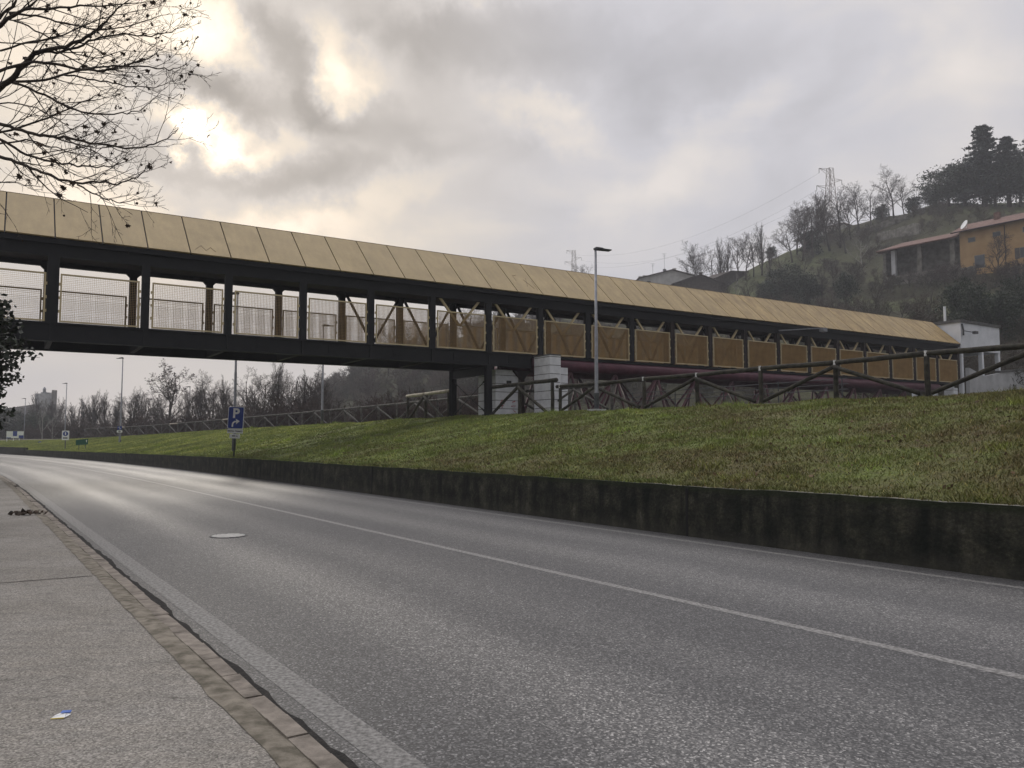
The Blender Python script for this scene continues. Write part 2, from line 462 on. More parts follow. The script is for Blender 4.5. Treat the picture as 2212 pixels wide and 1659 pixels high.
MAT = {
    'road': m_road(), 'sidewalk': m_sidewalk(), 'wall': m_wall(),
    'grass': m_grass('short_grass'), 'blade': m_grass('grass_blades', True), 'hill': m_hill(), 'roofpanel': m_roofpanel(),
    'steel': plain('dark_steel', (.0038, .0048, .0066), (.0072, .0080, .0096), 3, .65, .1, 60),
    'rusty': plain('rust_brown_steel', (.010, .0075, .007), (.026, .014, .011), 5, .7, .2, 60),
    'cream': plain('cream_paint', (.50, .41, .24), (.60, .50, .31), 3, .5),
    'ochre': plain('ochre_grating', (.41, .275, .115), (.51, .345, .15), 2, .55),
    'ochredark': plain('brown_grating', (.16, .10, .045), (.24, .15, .065), 2, .55),
    'purplelight': plain('faded_purple_paint', (.10, .040, .055), (.19, .095, .11), 1.2, .5),
    'purple': plain('purple_paint', (.072, .020, .036), (.115, .038, .056), 2.5, .42, .08, 50),
    'block': plain('white_block', (.58, .60, .63), (.82, .84, .87), 2.2, .85, .15, 30, lo=.3, hi=.7),
    'mortar': plain('grey_mortar', (.03, .03, .03), (.07, .07, .07), 8, .9),
    'mortar2': plain('weathered_coping', (.045, .05, .035), (.21, .20, .175), 3.5, .95, .3, 30, lo=.38, hi=.6),
    'blockgrey': plain('grey_block', (.15, .14, .13), (.24, .23, .215), 2.5, .9, .2, 30),
    'white': plain('white_render', (.68, .71, .75), (.83, .86, .90), 1.2, .8, .08, 30, lo=.3, hi=.65),
    'concrete': plain('pale_concrete', (.38, .39, .40), (.52, .53, .54), 1.1, .85, .1, 25),
    'darkcap': plain('dark_flashing', (.07, .07, .068), (.13, .13, .125), 3, .7),
    'log': plain('weathered_log', (.016, .0155, .012), (.058, .053, .039), 6, .85, .5, 30, stretch=(1, 1, 1)),
    'loggrey': plain('grey_lit_log', (.045, .045, .040), (.13, .125, .11), 6, .85, .4, 30),  # weathered grey, lightened further for the light the far rails catch
    'loglit': plain('lit_log', (.30, .27, .21), (.46, .42, .34), 5, .8, .3, 30),  # log colour made pale to paint in the light on some rails
    'bandwhite': plain('white_cap', (.55, .55, .55), (.75, .75, .75), 6, .6),
    'galv': plain('galvanised_steel', (.19, .20, .22), (.27, .28, .30), 6, .45, 0, metal=.55),
    'galvdark': plain('dark_galvanised', (.05, .055, .06), (.09, .095, .10), 6, .5, 0, metal=.3),
    'blue': plain('sign_blue', (.012, .040, .24), (.016, .050, .29), 6, .35),
    'signwhite': plain('sign_white', (.74, .76, .77), (.84, .86, .87), 6, .4),
    'signblack': plain('sign_black', (.012, .012, .014), (.02, .02, .022), 6, .5),
    'green': plain('sign_green', (.008, .075, .05), (.012, .10, .065), 6, .4),
    'line': plain('worn_white_paint', (.09, .088, .083), (.29, .285, .275), 30, .6, .3, 120, lo=.34, hi=.62),
    'lineworn': plain('very_worn_white_paint', (.085, .084, .08), (.27, .266, .256), 34, .65, .3, 120, lo=.36, hi=.68),
    'kerb': plain('kerb_stone', (.12, .105, .088), (.26, .23, .195), 7, .9, .5, 60),
    'kerbmoss': plain('mossy_mortar', (.10, .09, .068), (.24, .215, .175), 9, .95, .6, 60),
    'gutter': plain('gutter_dirt', (.008, .008, .008), (.026, .024, .022), 18, .95, .5, 60),
    'iron': plain('cast_iron', (.45, .45, .44), (.62, .62, .60), 20, .4, .2, 60, metal=.2),
    'bark': plain('bark', (.028, .022, .018), (.070, .056, .044), 8, .9, .4, 40),
    'twig': plain('winter_twigs', (.050, .044, .041), (.092, .080, .073), 1.5, .9, rnd=.35),
    'scrub': plain('hill_scrub', (.040, .042, .026), (.115, .096, .078), .11, .9, lo=.38, hi=.62),
    'twigred': plain('reddish_twigs', (.040, .029, .026), (.075, .055, .047), .8, .9, rnd=.3),
    'palebark': plain('pale_bark', (.22, .215, .19), (.36, .35, .32), 3, .85),
    'leafdark': plain('evergreen_leaves', (.018, .030, .020), (.044, .062, .036), .9, .6, rnd=.3),
    'conifer': plain('conifer_needles', (.026, .042, .036), (.055, .075, .062), .7, .7, rnd=.2),
    'leafdry': plain('dry_leaves', (.030, .020, .013), (.065, .042, .026), 5, .8),
    'leaffall': plain('fallen_leaves', (.07, .045, .028), (.20, .13, .075), 3, .8),
    'ivy': plain('ivy_leaves', (.007, .013, .008), (.024, .034, .016), 9, .5),
    'orange': plain('orange_render', (.33, .205, .09), (.45, .30, .145), .5, .85, .2, 6, lo=.3, hi=.7),
    'stone': plain('old_stone', (.11, .105, .09), (.25, .24, .21), 1.2, .95, .6, 4),
    'tile': plain('clay_tiles', (.12, .068, .055), (.22, .14, .115), 2.2, .85, .6, 9),
    'browntile': plain('brown_tiles', (.055, .045, .04), (.10, .085, .075), 2, .9),
    'dark': plain('dark_interior', (.008, .008, .008), (.014, .014, .014), 2, .9),
    'glass': plain('window_glass', (.05, .06, .07), (.08, .09, .10), 1, .15),
    'paleplaster': plain('pale_plaster', (.46, .46, .44), (.60, .60, .58), .8, .85),
    'pylon': plain('pylon_steel', (.16, .12, .10), (.25, .20, .17), 1.5, .6),
    'water': plain('river_water', (.02, .025, .022), (.03, .035, .03), .5, .15),
    'soil': plain('path_soil', (.07, .062, .05), (.13, .115, .09), 2, .95, .3, 20),
    'red': plain('red_paint', (.28, .03, .03), (.36, .045, .04), 5, .6),
    'scribble': plain('brown_scribble', (.15, .11, .07), (.20, .15, .10), 5, .7),
    'paperblue': plain('litter_blue', (.05, .11, .40), (.09, .18, .50), 20, .5),
    'yellow': plain('litter_yellow', (.65, .5, .06), (.75, .6, .1), 20, .5),
}

# ------------------------------------------------------------------ ground in road coordinates (s along the road, d across it)
E = np.array([-.57, .8216]); NRM = np.array([.8216, .57])


def shift(s):
    s = np.asarray(s, float)
    return -.00100 * np.clip(s - 28, 0, None) ** 2


def R(s, d, z=0.0):
    dd = d + shift(s)
    return np.array([s * E[0] + dd * NRM[0], s * E[1] + dd * NRM[1], z])


def crest_z(s): return np.interp(s, [-30, 8, 35, 70, 100, 130, 180], [2.68, 2.70, 2.74, 2.5, 2.02, 1.6, 1.4])
def wall_h(s): return np.interp(s, [-30, 5, 35, 59, 86, 98, 180], [.83, .82, .775, .665, .56, .53, .5])


def bank_z(s, d):
    """height of the embankment, the path on its crest and the river bank behind"""
    cz, wh = crest_z(s), wall_h(s)
    k = np.interp(d, [10.1, 13, 16.5, 19.3, 20.6], [0, .30, .68, .95, 1.0])
    z = wh - .02 + (cz - wh + .02) * k
    z2 = np.interp(d, [20.6, 21.5, 23.5, 24.6, 26.0, 33, 37, 55, 58, 400], [0, .06, .20, .22, -.1, -1.2, -5, -5, -1.4, -1.2])
    return np.where(d <= 20.6, z, cz + z2)


def sheet(name, S, D, zf, mat, kind='structure', smooth=True):
    S = np.asarray(S, float); D = np.asarray(D, float)
    SS, DD = np.meshgrid(S, D, indexing='ij')
    P = np.stack([SS * E[0] + (DD + shift(SS)) * NRM[0], SS * E[1] + (DD + shift(SS)) * NRM[1], zf(SS, DD)], -1)
    ns, nd = SS.shape
    i, j = np.meshgrid(np.arange(ns - 1), np.arange(nd - 1), indexing='ij')
    a = (i * nd + j).ravel()
    f = np.stack([a, a + 1, a + nd + 1, a + nd], 1)[:, ::-1]
    m = MB(); m.add(P.reshape(-1, 3), f)
    me = m.mesh(name, mat, smooth)
    uv = me.uv_layers.new(name='UVMap')
    fl = f.ravel()
    uv.data.foreach_set('uv', np.stack([SS.ravel()[fl], DD.ravel()[fl]], 1).astype(np.float32).ravel())
    return tag(link(name, me), kind=kind) if kind else link(name, me)


S_LONG = np.concatenate([np.arange(-14, 30, 2.), np.arange(30, 240, 3.)])
rng = np.random.default_rng(7)
gm = MB(); gm.add([(-3000, -600, -6), (3000, -600, -6), (3000, 4000, -6), (-3000, 4000, -6)], np.array([[0, 1, 2, 3]]))
tag(gm.build('ground', MAT['soil']), kind='structure')
sheet('road', S_LONG, [1.45, 3, 5, 7, 9, 10.0], lambda s, d: np.zeros_like(s), MAT['road'])
sheet('sidewalk', S_LONG, [-40, -14, -8, -4, -1, .6, 1.33], lambda s, d: .07 + 0 * s, MAT['sidewalk'])
nfine = np.random.default_rng(3).random((400, 400))


def bump2(s, d, sc, amp):
    a = np.asarray(s) / sc + 100; b = np.asarray(d) / sc + 100
    i, j = np.floor(a).astype(int), np.floor(b).astype(int); u, v = a - i, b - j
    u = u * u * (3 - 2 * u); v = v * v * (3 - 2 * v)
    t = lambda x, y: nfine[x % 400, y % 400]
    return amp * ((t(i, j) * (1 - u) + t(i + 1, j) * u) * (1 - v) + (t(i, j + 1) * (1 - u) + t(i + 1, j + 1) * u) * v - .5)


def grass_z(s, d):
    fade = np.clip((d - 10.1) / 1.0, 0, 1) * np.interp(s, [40, 60], [1, .12])
    return bank_z(s, d) + fade * (bump2(s, d, 1.7, .12) + bump2(s, d, .6, .06))


sheet('grass_bank', np.concatenate([np.arange(-12, 60, .4), np.arange(60, 240, 2.)]), np.concatenate([np.arange(10.1, 21.0, .35), [21.2]]), grass_z, MAT['grass'])
sheet('riverside_path', np.arange(-14, 240, 2.), [21.2, 22, 23, 23.6, 24.6], lambda s, d: bank_z(s, d) - .01, MAT['soil'])
sheet('river_bank', np.arange(-60, 240, 3.), [24.6, 26, 29, 33, 37, 40], lambda s, d: bank_z(s, d) - .02 + (d > 25) * bump2(s, d, 3, .3), MAT['hill'])
sheet('river', np.arange(-120, 240, 20.), [34, 45, 62], lambda s, d: -1.6 + 0 * s, MAT['water'])

# painted lines and the dirty gutter
sheet('centre_line', np.arange(-8, 130, 1.5), [5.88, 5.995], lambda s, d: .002 + 0 * s, MAT['line'])
sheet('edge_line', np.arange(-2, 130, 1.5), [1.74, 1.93], lambda s, d: .002 + 0 * s, MAT['lineworn'])
sheet('wall_side_line', np.arange(-8, 130, 1.5), [9.42, 9.53], lambda s, d: .002 + 0 * s, MAT['lineworn'])
gs = np.concatenate([np.arange(-2, 40, .12), np.arange(40, 120, 2.)])
jag = {}
def gut_z(s, d): return .007 + 0 * s
_w = bump2(gs, gs * 0, .16, .035) + bump2(gs, gs * 0 + 9, .7, .05)
gmb = MB()
pl = [R(s, 1.50, .007) for s in gs]; pr = [R(s, 1.652 + w, .007) for s, w in zip(gs, _w)]
gmb.add(np.array(pl + pr), np.array([[i, i + len(gs), i + 1 + len(gs), i + 1] for i in range(len(gs) - 1)]))
tag(gmb.build('gutter', MAT['gutter']), kind='structure')

# kerb: a row of stones with open joints and a mortar strip behind
kb, km = MB(), MB()
rk = np.random.default_rng(11)
s = -1.5
while s < 110:
    l = .30 + .22 * rk.random() if s < 25 else 1.0
    g_ = .002 + .004 * rk.random()
    o1, o2 = rk.normal(0, .006), rk.normal(0, .006); z1 = .072 + rk.normal(0, .004)
    a, b = s + g_, s + l - g_
    top = [R(a, 1.425, z1), R(a, 1.535 + o1, z1), R(b, 1.535 + o2, z1), R(b, 1.425, z1)]
    bot = [R(a, 1.425, -.02), R(a, 1.555 + o1, -.02), R(b, 1.555 + o2, -.02), R(b, 1.425, -.02)]
    if not (30.2 < s < 30.6): kb.add(np.array(bot + top), MB.BF)
    s += l
ss = np.arange(-1.5, 110, .25)
kz = rk.normal(0, .005, len(ss)); kd = rk.normal(0, .02, len(ss))
pa = [R(q, 1.268 + w * .35, .0735 + abs(z) * .3) for q, z, w in zip(ss, kz, kd)]; pb = [R(q, 1.34, .079 + z) for q, z in zip(ss, kz)]; pc = [R(q, 1.43, .066 + z) for q, z in zip(ss, kz)]
n_ = len(ss)
km.add(np.array(pa + pb + pc), np.array([[k * n_ + i, (k + 1) * n_ + i, (k + 1) * n_ + i + 1, k * n_ + i + 1] for k in (0, 1) for i in range(n_ - 1)]))
kbo = tag(kb.build('kerb', MAT['kerb']), kind='structure')
tag(km.build('kerb_mortar', MAT['kerbmoss']), kind='structure')
# the crack across the pavement
ck = MB(); cx = np.linspace(1.25, -7, 60); cr_ = np.cumsum(rk.normal(0, .006, 60))
cs = 10.07 + (1.25 - cx) * .07 + cr_
pts1 = [R(a, b, .0755) for a, b in zip(cs, cx)]; pts2 = [R(a + .018 + .01 * rk.random(), b, .0755) for a, b in zip(cs, cx)]
ck.add(np.array(pts1 + pts2), np.array([[i, i + 1, i + 61, i + 60] for i in range(59)]))
tag(ck.build('pavement_crack', MAT['gutter']), kind='structure')

# retaining wall along the road: two lengths with a step between them


def wall_mesh(s0, s1, step, hf, cut):
    S = np.arange(s0, s1 + step * .5, step)
    D0 = 9.97
    rows = [(D0 - .02, -.05, 0.), (D0 - .02, .35, .35), (D0 - .005, None, .85), (D0 + .17, None, 1.02), (D0 + .17, -.05, 1.9)]
    V, UV = [], []
    for s in S:
        for d, z, v in rows:
            V.append(R(s, d, hf(s) if z is None else z)); UV.append((s, v))
    k = len(rows)
    f = np.array([[i * k + j, (i + 1) * k + j, (i + 1) * k + j + 1, i * k + j + 1] for i in range(len(S) - 1) for j in range(k - 1)])
    m = MB(); m.add(np.array(V), [f, np.arange(k)[None, ::-1], (np.arange(k) + (len(S) - 1) * k)[None]])
    me = m.mesh('retaining_wall', MAT['wall'])
    me.materials.append(MAT['mortar2'])
    for i in range(len(S) - 1):
        if S[i] < 10.5: me.polygons[i * (k - 1) + 2].material_index = 1
    uv = me.uv_layers.new(name='UVMap'); vi = np.zeros(len(me.loops), np.int32); me.loops.foreach_get('vertex_index', vi)
    uv.data.foreach_set('uv', np.array(UV)[vi].astype(np.float32).ravel())
    return me


rw = tag(link('retaining_wall', wall_mesh(-12, 96, .25, lambda s: float(wall_h(s)) + .02 + float(bump2(s, 3., .5, .018) + bump2(s, 8., .25, .012)), 0)), 'long low dark concrete wall with moss streaks along the road', 'wall')
jm = MB()
for s_ in (9.2, 21.6, 34.0, 46.4, 58.8):
    a, b = R(s_, 9.945, 0), R(s_ + .05, 9.945, 0)
    jm.add(np.array([a, b, b + [0, 0, .8], a + [0, 0, .8], a + [NRM[0] * .03, NRM[1] * .03, 0], b + [NRM[0] * .03, NRM[1] * .03, 0], b + [NRM[0] * .03, NRM[1] * .03, .8], a + [NRM[0] * .03, NRM[1] * .03, .8]])[[0, 1, 5, 4, 3, 2, 6, 7]], MB.BF)
jm.build('wall_joint', MAT['dark'], rw)
rw2 = tag(link('retaining_wall', wall_mesh(96.2, 230, 4.0, lambda s: .80, 0)), 'farther and taller length of grey roadside wall at the far bend', 'wall')

# ------------------------------------------------------------------ the hill across the river, given as depth/height pairs per direction
HC = {
    -700: [(340, 940), (360, 935), (380, 930), (400, 925), (430, 922)], 0: [(300, 938), (320, 934), (340, 930), (360, 926), (390, 922)],
    500: [(210, 938), (240, 934), (270, 930), (300, 927), (330, 925)], 640: [(180, 930), (205, 922), (225, 915), (255, 908), (285, 904)], 720: [(160, 905), (180, 880), (200, 858), (230, 842), (262, 834)],
    800: [(150, 900), (168, 855), (190, 820), (222, 790), (260, 775)],
    900: [(138, 895), (155, 840), (180, 800), (210, 768), (250, 750)], 1100: [(116, 890), (135, 820), (165, 765), (200, 722), (240, 705)],
    1300: [(100, 885), (125, 800), (155, 745), (190, 690), (230, 662)], 1430: [(92, 882), (120, 790), (150, 730), (185, 660), (212, 632)],
    1530: [(86, 880), (115, 780), (150, 710), (180, 658), (200, 640)], 1600: [(82, 880), (110, 770), (150, 692), (180, 618), (200, 595)],
    1700: [(77, 878), (105, 755), (150, 665), (190, 575), (210, 545)], 1800: [(73, 876), (100, 735), (150, 640), (195, 540), (220, 503)],
    1900: [(70, 875), (95, 715), (140, 620), (188, 520), (212, 476)], 2000: [(67, 872), (90, 700), (130, 622), (178, 478), (202, 447)],
    2100: [(65, 870), (88, 690), (125, 603), (168, 462), (192, 437)], 2212: [(63, 866), (85, 670), (120, 600), (163, 458), (184, 438)],
    2500: [(58, 860), (80, 640), (110, 560), (150, 440), (172, 420)], 2900: [(52, 850), (72, 610), (100, 520), (140, 420), (162, 400)]}
HX = np.array(sorted(HC)); HT = np.array([HC[k] for k in sorted(HC)], float)      # columns x levels x (Y, y)


def hill_col(x):
    Ys = np.array([np.interp(x, HX, HT[:, k, 0]) for k in range(5)]); ys = np.array([np.interp(x, HX, HT[:, k, 1]) for k in range(5)])
    return Ys, ys


def on_hill(x, y):
    Ys, ys = hill_col(x)
    Y = np.interp(-y, -ys, Ys)
    return W(x, min(max(y, ys[-1]), ys[0]), Y)


def hill_lt(x, t):
    Ys, ys = hill_col(x)
    k = np.arange(5)
    return W(x, np.interp(t, k, ys), np.interp(t, k, Ys))


def ell(x, y, cx, cy, rx, ry): return math.exp(-(((x - cx) / rx) ** 2 + ((y - cy) / ry) ** 2) ** 2)


def meadow(x, y):
    return max(ell(x, y, 1590, 600, 70, 55), ell(x, y, 1720, 555, 90, 30), ell(x, y, 2060, 655, 150, 24), ell(x, y, 2150, 447, 150, 12), ell(x, y, 1900, 655, 110, 14) * .8, ell(x, y, 1990, 530, 60, 12))


xs = np.concatenate([np.arange(-700, 1000, 50.), np.arange(1000, 2900, 20.)])
ts = np.linspace(0, 4, 49)
V, MD = [], []
rh = np.random.default_rng(21)
for x in xs:
    Ys, ys = hill_col(x)
    base = W(x, ys[0], Ys[0]).copy(); base[2] = -5; V.append(base * np.array([.97, .97, 1])); MD.append(0)
    for t in ts:
        p = hill_lt(x, t); y = np.interp(t, np.arange(5), ys)
        p[2] += bump2(p[0], p[1], 9, 1.6) + bump2(p[0], p[1], 3.3, .6); V.append(p); MD.append(meadow(x, y))
    top = hill_lt(x, 4).copy(); bk = top * 1.35; bk[2] = top[2] - 4; V.append(bk); MD.append(0)
    bk = top * 2.2; bk[2] = min(20, top[2] - 8); V.append(bk); MD.append(0)
k = len(ts) + 3
f = np.array([[i * k + j, (i + 1) * k + j, (i + 1) * k + j + 1, i * k + j + 1] for i in range(len(xs) - 1) for j in range(k - 1)])
hm = MB(); hm.add(np.array(V), f)
hme = hm.mesh('hill', MAT['hill'], True)
ca = hme.color_attributes.new('meadow', 'FLOAT_COLOR', 'POINT')
ca.data.foreach_set('color', np.repeat(np.array(MD, np.float32)[:, None], 4, 1).ravel())
tag(link('hill', hme), kind='structure')

# ------------------------------------------------------------------ grass blades on the bank (uncountable)


def leaf_quads(m, r, C, size, asp=.5, flat=.0):
    n = len(C)
    a = r.normal(0, 1, (n, 3)); a[:, 2] *= (1 - flat); a /= np.linalg.norm(a, axis=1)[:, None]
    b = np.cross(a, r.normal(0, 1, (n, 3))); b /= np.linalg.norm(b, axis=1)[:, None]
    s = size * (.6 + .8 * r.random(n))[:, None]
    V = np.stack([C - a * s, C + b * s * asp, C + a * s, C - b * s * asp], 1).reshape(-1, 3)
    m.add(V, np.arange(4 * n).reshape(-1, 4))


def grass_blades():
    r = np.random.default_rng(31)
    n = 1000000
    s = 2 + 150 * r.random(n) ** 2.4; s -= 6 * r.random(n)
    d = 10.0 + 11.1 * r.random(n)
    clump = (bump2(s, d, .45, 1.0) + bump2(s, d, 1.6, 1.0)) * np.interp(s, [25, 60], [1, .35])
    keep = r.random(n) < np.clip(.72 + .6 * clump, .2, 1)
    s, d, clump = s[keep], d[keep], clump[keep]; n = len(s)
    z = np.where(d < 10.12, wall_h(s) + .02, grass_z(s, d)) - .008
    h = (.022 + .048 * r.random(n) + .05 * np.clip(clump, 0, .7) * r.random(n)) * (1 + .8 * (r.random(n) > .985)) * np.interp(s, [25, 120], [1, .8])
    t = .85 + .75 * r.random(n); col = np.stack([t, t, t * .95], 1)
    dry = r.random(n) < .10; col[dry] *= np.array([1.7, 1.4, 1.4])
    w = .005 + .006 * r.random(n) + np.clip(s, 0, 200) * .00035
    # taller fresh tufts and broad weeds here and there
    T = []
    for k in range(420):
        ts = -2 + 75 * r.random() ** 1.5; m_ = int(20 + 60 * r.random()); rad = .05 + .22 * r.random()
        T.append((ts + r.normal(0, rad, m_), 10.155 + .06 * r.random(m_), (.05 + .10 * r.random()) * (.5 + .7 * r.random(m_)), np.full(m_, .006 + .004 * r.random()), np.outer(.6 + .6 * r.random(m_), np.array([1.0, 1.1, .8]) * (.6 + .6 * r.random()))))
    for k in range(150):
        ts, td = 3 + 60 * r.random() ** 1.6, 10.3 + 10.2 * r.random(); m_ = int(50 + 70 * r.random()); rad = .08 + .16 * r.random()
        T.append((ts + r.normal(0, rad, m_), td + r.normal(0, rad, m_), (.07 + .14 * r.random()) * (.5 + .7 * r.random(m_)), np.full(m_, .007 + .006 * r.random()), np.outer(.8 + .6 * r.random(m_), np.array([1.25, 1.35, .9]) * (.75 + .6 * r.random()))))
    s = np.concatenate([s] + [q[0] for q in T]); d = np.concatenate([d] + [np.clip(q[1], 10.13, 21) for q in T]); h = np.concatenate([h] + [q[2] for q in T])
    w = np.concatenate([w] + [q[3] for q in T]); col = np.concatenate([col] + [q[4] for q in T])
    z = np.concatenate([z, grass_z(s[n:], d[n:]) - .01]); n = len(s)
    base = np.stack([s * E[0] + (d + shift(s)) * NRM[0], s * E[1] + (d + shift(s)) * NRM[1], z], 1)
    a = r.random(n) * 2 * math.pi
    side = np.stack([np.cos(a), np.sin(a), 0 * a], 1) * w[:, None]
    lean = np.stack([r.normal(0, .6, n), r.normal(0, .6, n), np.ones(n)], 1) * h[:, None]
    V = np.stack([base - side, base + side, base + lean], 1).reshape(-1, 3)
    m = MB(); m.add(V, np.arange(3 * n).reshape(-1, 3))
    me = m.mesh('grass', MAT['blade'])
    ca = me.color_attributes.new('tint', 'FLOAT_COLOR', 'POINT')
    ca.data.foreach_set('color', np.repeat(np.concatenate([col, np.ones((n, 1))], 1), 3, 0).astype(np.float32).ravel())
    o = link('grass', me); tag(o, 'short winter grass covering the roadside bank', 'grass', kind='stuff')
    # fallen leaves lying in the grass
    k = 1600; s = 2 + 45 * r.random(k) ** 1.5; d = 10.2 + 10.5 * r.random(k)
    lv = MB(); leaf_quads(lv, r, np.stack([s * E[0] + (d + shift(s)) * NRM[0], s * E[1] + (d + shift(s)) * NRM[1], grass_z(s, d) + .03], 1), .035, .7, .0)
    o = lv.build('fallen_leaves', MAT['leaffall']); tag(o, 'brown fallen leaves scattered over the grass bank', 'leaves', kind='stuff')


grass_blades()

# ------------------------------------------------------------------ the covered footbridge
P0 = np.array([-16.25, 27.6]); BANG = math.atan2(.542, .840)
BD = np.array([.840, .542]); BC = np.array([-.542, .840])


def BW(s, o, z=0.0): return np.array([*(P0 + s * BD + o * BC), z])


bridge = empty('footbridge', (*P0, 0), BANG)
bridge.rotation_euler = (0, -.003, BANG)
tag(bridge, 'long covered footbridge with beige roof panels and ochre grilles crossing above the road', 'footbridge')
WID = 3.5
S0, S1 = -12.0, 60.0
posts = [3.0 * i for i in range(-4, 21)]
Z_DB, Z_PB, Z_PT, Z_NB, Z_EAVE, Z_RIDGE = 5.07, 5.76, 7.49, 8.09, 8.71, 10.66

# roof panels, one by one
pm = MB()
sl = np.array([0, 2.15, Z_RIDGE - Z_EAVE]); nn = np.array([0, -(Z_RIDGE - Z_EAVE), 2.15]); nn /= np.linalg.norm(nn)
e0 = np.array([0, -.3, Z_EAVE]); e1 = e0 + sl
L_ = 1.455
pm.add(np.array([e0, e0 + [L_, 0, 0], e1 + [L_, 0, 0], e1, e0 + nn * .05, e0 + nn * .05 + [L_, 0, 0], e1 + nn * .05 + [L_, 0, 0], e1 + nn * .05]), MB.BF)
pme = pm.mesh('roof_panel', MAT['roofpanel'])
pm2 = MB(); v = np.concatenate(pm.v).copy(); v[:, 1] = 3.7 - v[:, 1]; pm2.add(v, MB.BF[:, ::-1])
pme2 = pm2.mesh('roof_panel', MAT['roofpanel'])
s = S0 + .02
while s < S1 - .2:
    o = link('roof_panel', pme, bridge); o.location = (s, 0, 0)
    o = link('roof_panel', pme2, bridge); o.location = (s, 0, 0)
    s += 1.5
# dark ribs under the seams, ceiling boards and eave beams
rb = MB()
s = S0
while s < S1 + .1:
    a, b = e0 - nn * .035 + [s, 0, 0], e1 - nn * .035 + [s, 0, 0]
    rb.bar(a, b, .09, .05, up=(0, -.67, .74))
    a2, b2 = a.copy(), b.copy(); a2[1], b2[1] = 3.7 - a[1], 3.7 - b[1]
    rb.bar(a2, b2, .09, .05, up=(0, .67, .74))
    rb.box(s + .01, s + .05, -.2, 3.9, Z_EAVE - .06, Z_EAVE + .02) if False else None
    s += 1.5
rb.bar((S0, 1.85, Z_RIDGE - .03), (S1, 1.85, Z_RIDGE - .03), .14, .10)
rb.build('roof_rib', MAT['steel'], bridge)
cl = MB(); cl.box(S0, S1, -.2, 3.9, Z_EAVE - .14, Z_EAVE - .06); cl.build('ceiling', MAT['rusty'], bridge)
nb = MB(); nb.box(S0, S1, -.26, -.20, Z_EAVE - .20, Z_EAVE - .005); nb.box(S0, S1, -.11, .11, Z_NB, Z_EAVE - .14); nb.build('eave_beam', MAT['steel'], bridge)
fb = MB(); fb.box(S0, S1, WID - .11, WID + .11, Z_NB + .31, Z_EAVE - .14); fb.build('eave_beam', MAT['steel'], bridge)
# posts
for side, o_ in (('near', 0.0), ('far', WID)):
    for i, s in enumerate(posts):
        w = .36 if abs(s) < .1 else .27
        m = MB(); top = Z_NB if side == 'near' else Z_NB + .31
        m.box(s - w / 2, s + w / 2, o_ - .12, o_ + .12, Z_PB - .02, top)
        if side == 'far':
            for q in (-1, 1):   # small haunches at the head of the far posts
                m.poly([(s + q * w / 2, o_ - .08, top), (s + q * (w / 2 + .14), o_ - .08, top), (s + q * w / 2, o_ - .08, top - .14)][::q], (0, .16, 0))
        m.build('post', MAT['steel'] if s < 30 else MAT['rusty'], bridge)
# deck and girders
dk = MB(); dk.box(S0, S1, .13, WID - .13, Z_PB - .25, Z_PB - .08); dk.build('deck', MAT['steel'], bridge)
for o_ in (0.0, WID):
    m = MB()
    m.box(S0, 20.45, o_ - .06, o_ + .06, Z_DB + .06, Z_PB - .06)
    m.box(S0, 20.45, o_ - .14, o_ + .14, Z_DB, Z_DB + .06); m.box(S0, 20.45, o_ - .14, o_ + .14, Z_PB - .08, Z_PB - .02)
    m.box(20.45, S1, o_ - .06, o_ + .06, Z_PB - .16, Z_PB - .03)
    for s in posts:
        if s < 20:
            m.box(s - .05, s + .05, o_ - .135, o_ + .135, Z_DB + .06, Z_PB - .08)
            m.box(s + 1.1, s + 1.5, o_ - .085, o_ + .085, Z_DB + .16, Z_PB - .18)
            for bx in (1.17, 1.26, 1.34, 1.43):
                for bz in (.24, .42): m.box(s + bx - .018, s + bx + .018, o_ - .105, o_ + .105, Z_DB + bz - .018, Z_DB + bz + .018)
    m.build('girder', MAT['steel'], bridge)
for s in np.arange(S0 + 1.5, 20, 3.0):
    pass
cb = MB()
for s in posts:
    if s < 20: cb.box(s - .08, s + .08, .14, WID - .14, Z_DB + .05, Z_PB - .26)
cb.build('cross_beam', MAT['steel'], bridge)


# grille panels: a cream frame round a real grating of deep flat bars
def grille(matbar):
    W2, H = 2.56, Z_PT - Z_PB
    fr = MB()
    fr.box(0, W2, -.03, .03, 0, .055); fr.box(0, W2, -.03, .03, H - .055, H)
    fr.box(0, .055, -.03, .03, .055, H - .055); fr.box(W2 - .055, W2, -.03, .03, .055, H - .055)
    for z in (H * .22, H * .5, H * .78):
        fr.box(-.05, 0, -.02, .02, z - .05, z + .05); fr.box(W2, W2 + .05, -.02, .02, z - .05, z + .05)
    ba = MB()
    for x in np.linspace(.055, W2 - .055, 42)[1:-1]: ba.box(x - .002, x + .002, -.022, .022, .055, H - .055)
    for z in np.linspace(.055, H - .055, 26)[1:-1]: ba.box(.055, W2 - .055, -.011, .011, z - .0022, z + .0022)
    return fr.mesh('frame', MAT['cream']), ba.mesh('grating', matbar)


gf, gb = grille(MAT['ochre'])
for o_, ymid in ((0, -.09), (1, WID + .09)):
    for s in posts[:-1]:
        o = empty('grille_panel'); o.parent = bridge; o.location = (s + .22, ymid, Z_PB)
        link('frame', gf, o); link('grating', gb, o)
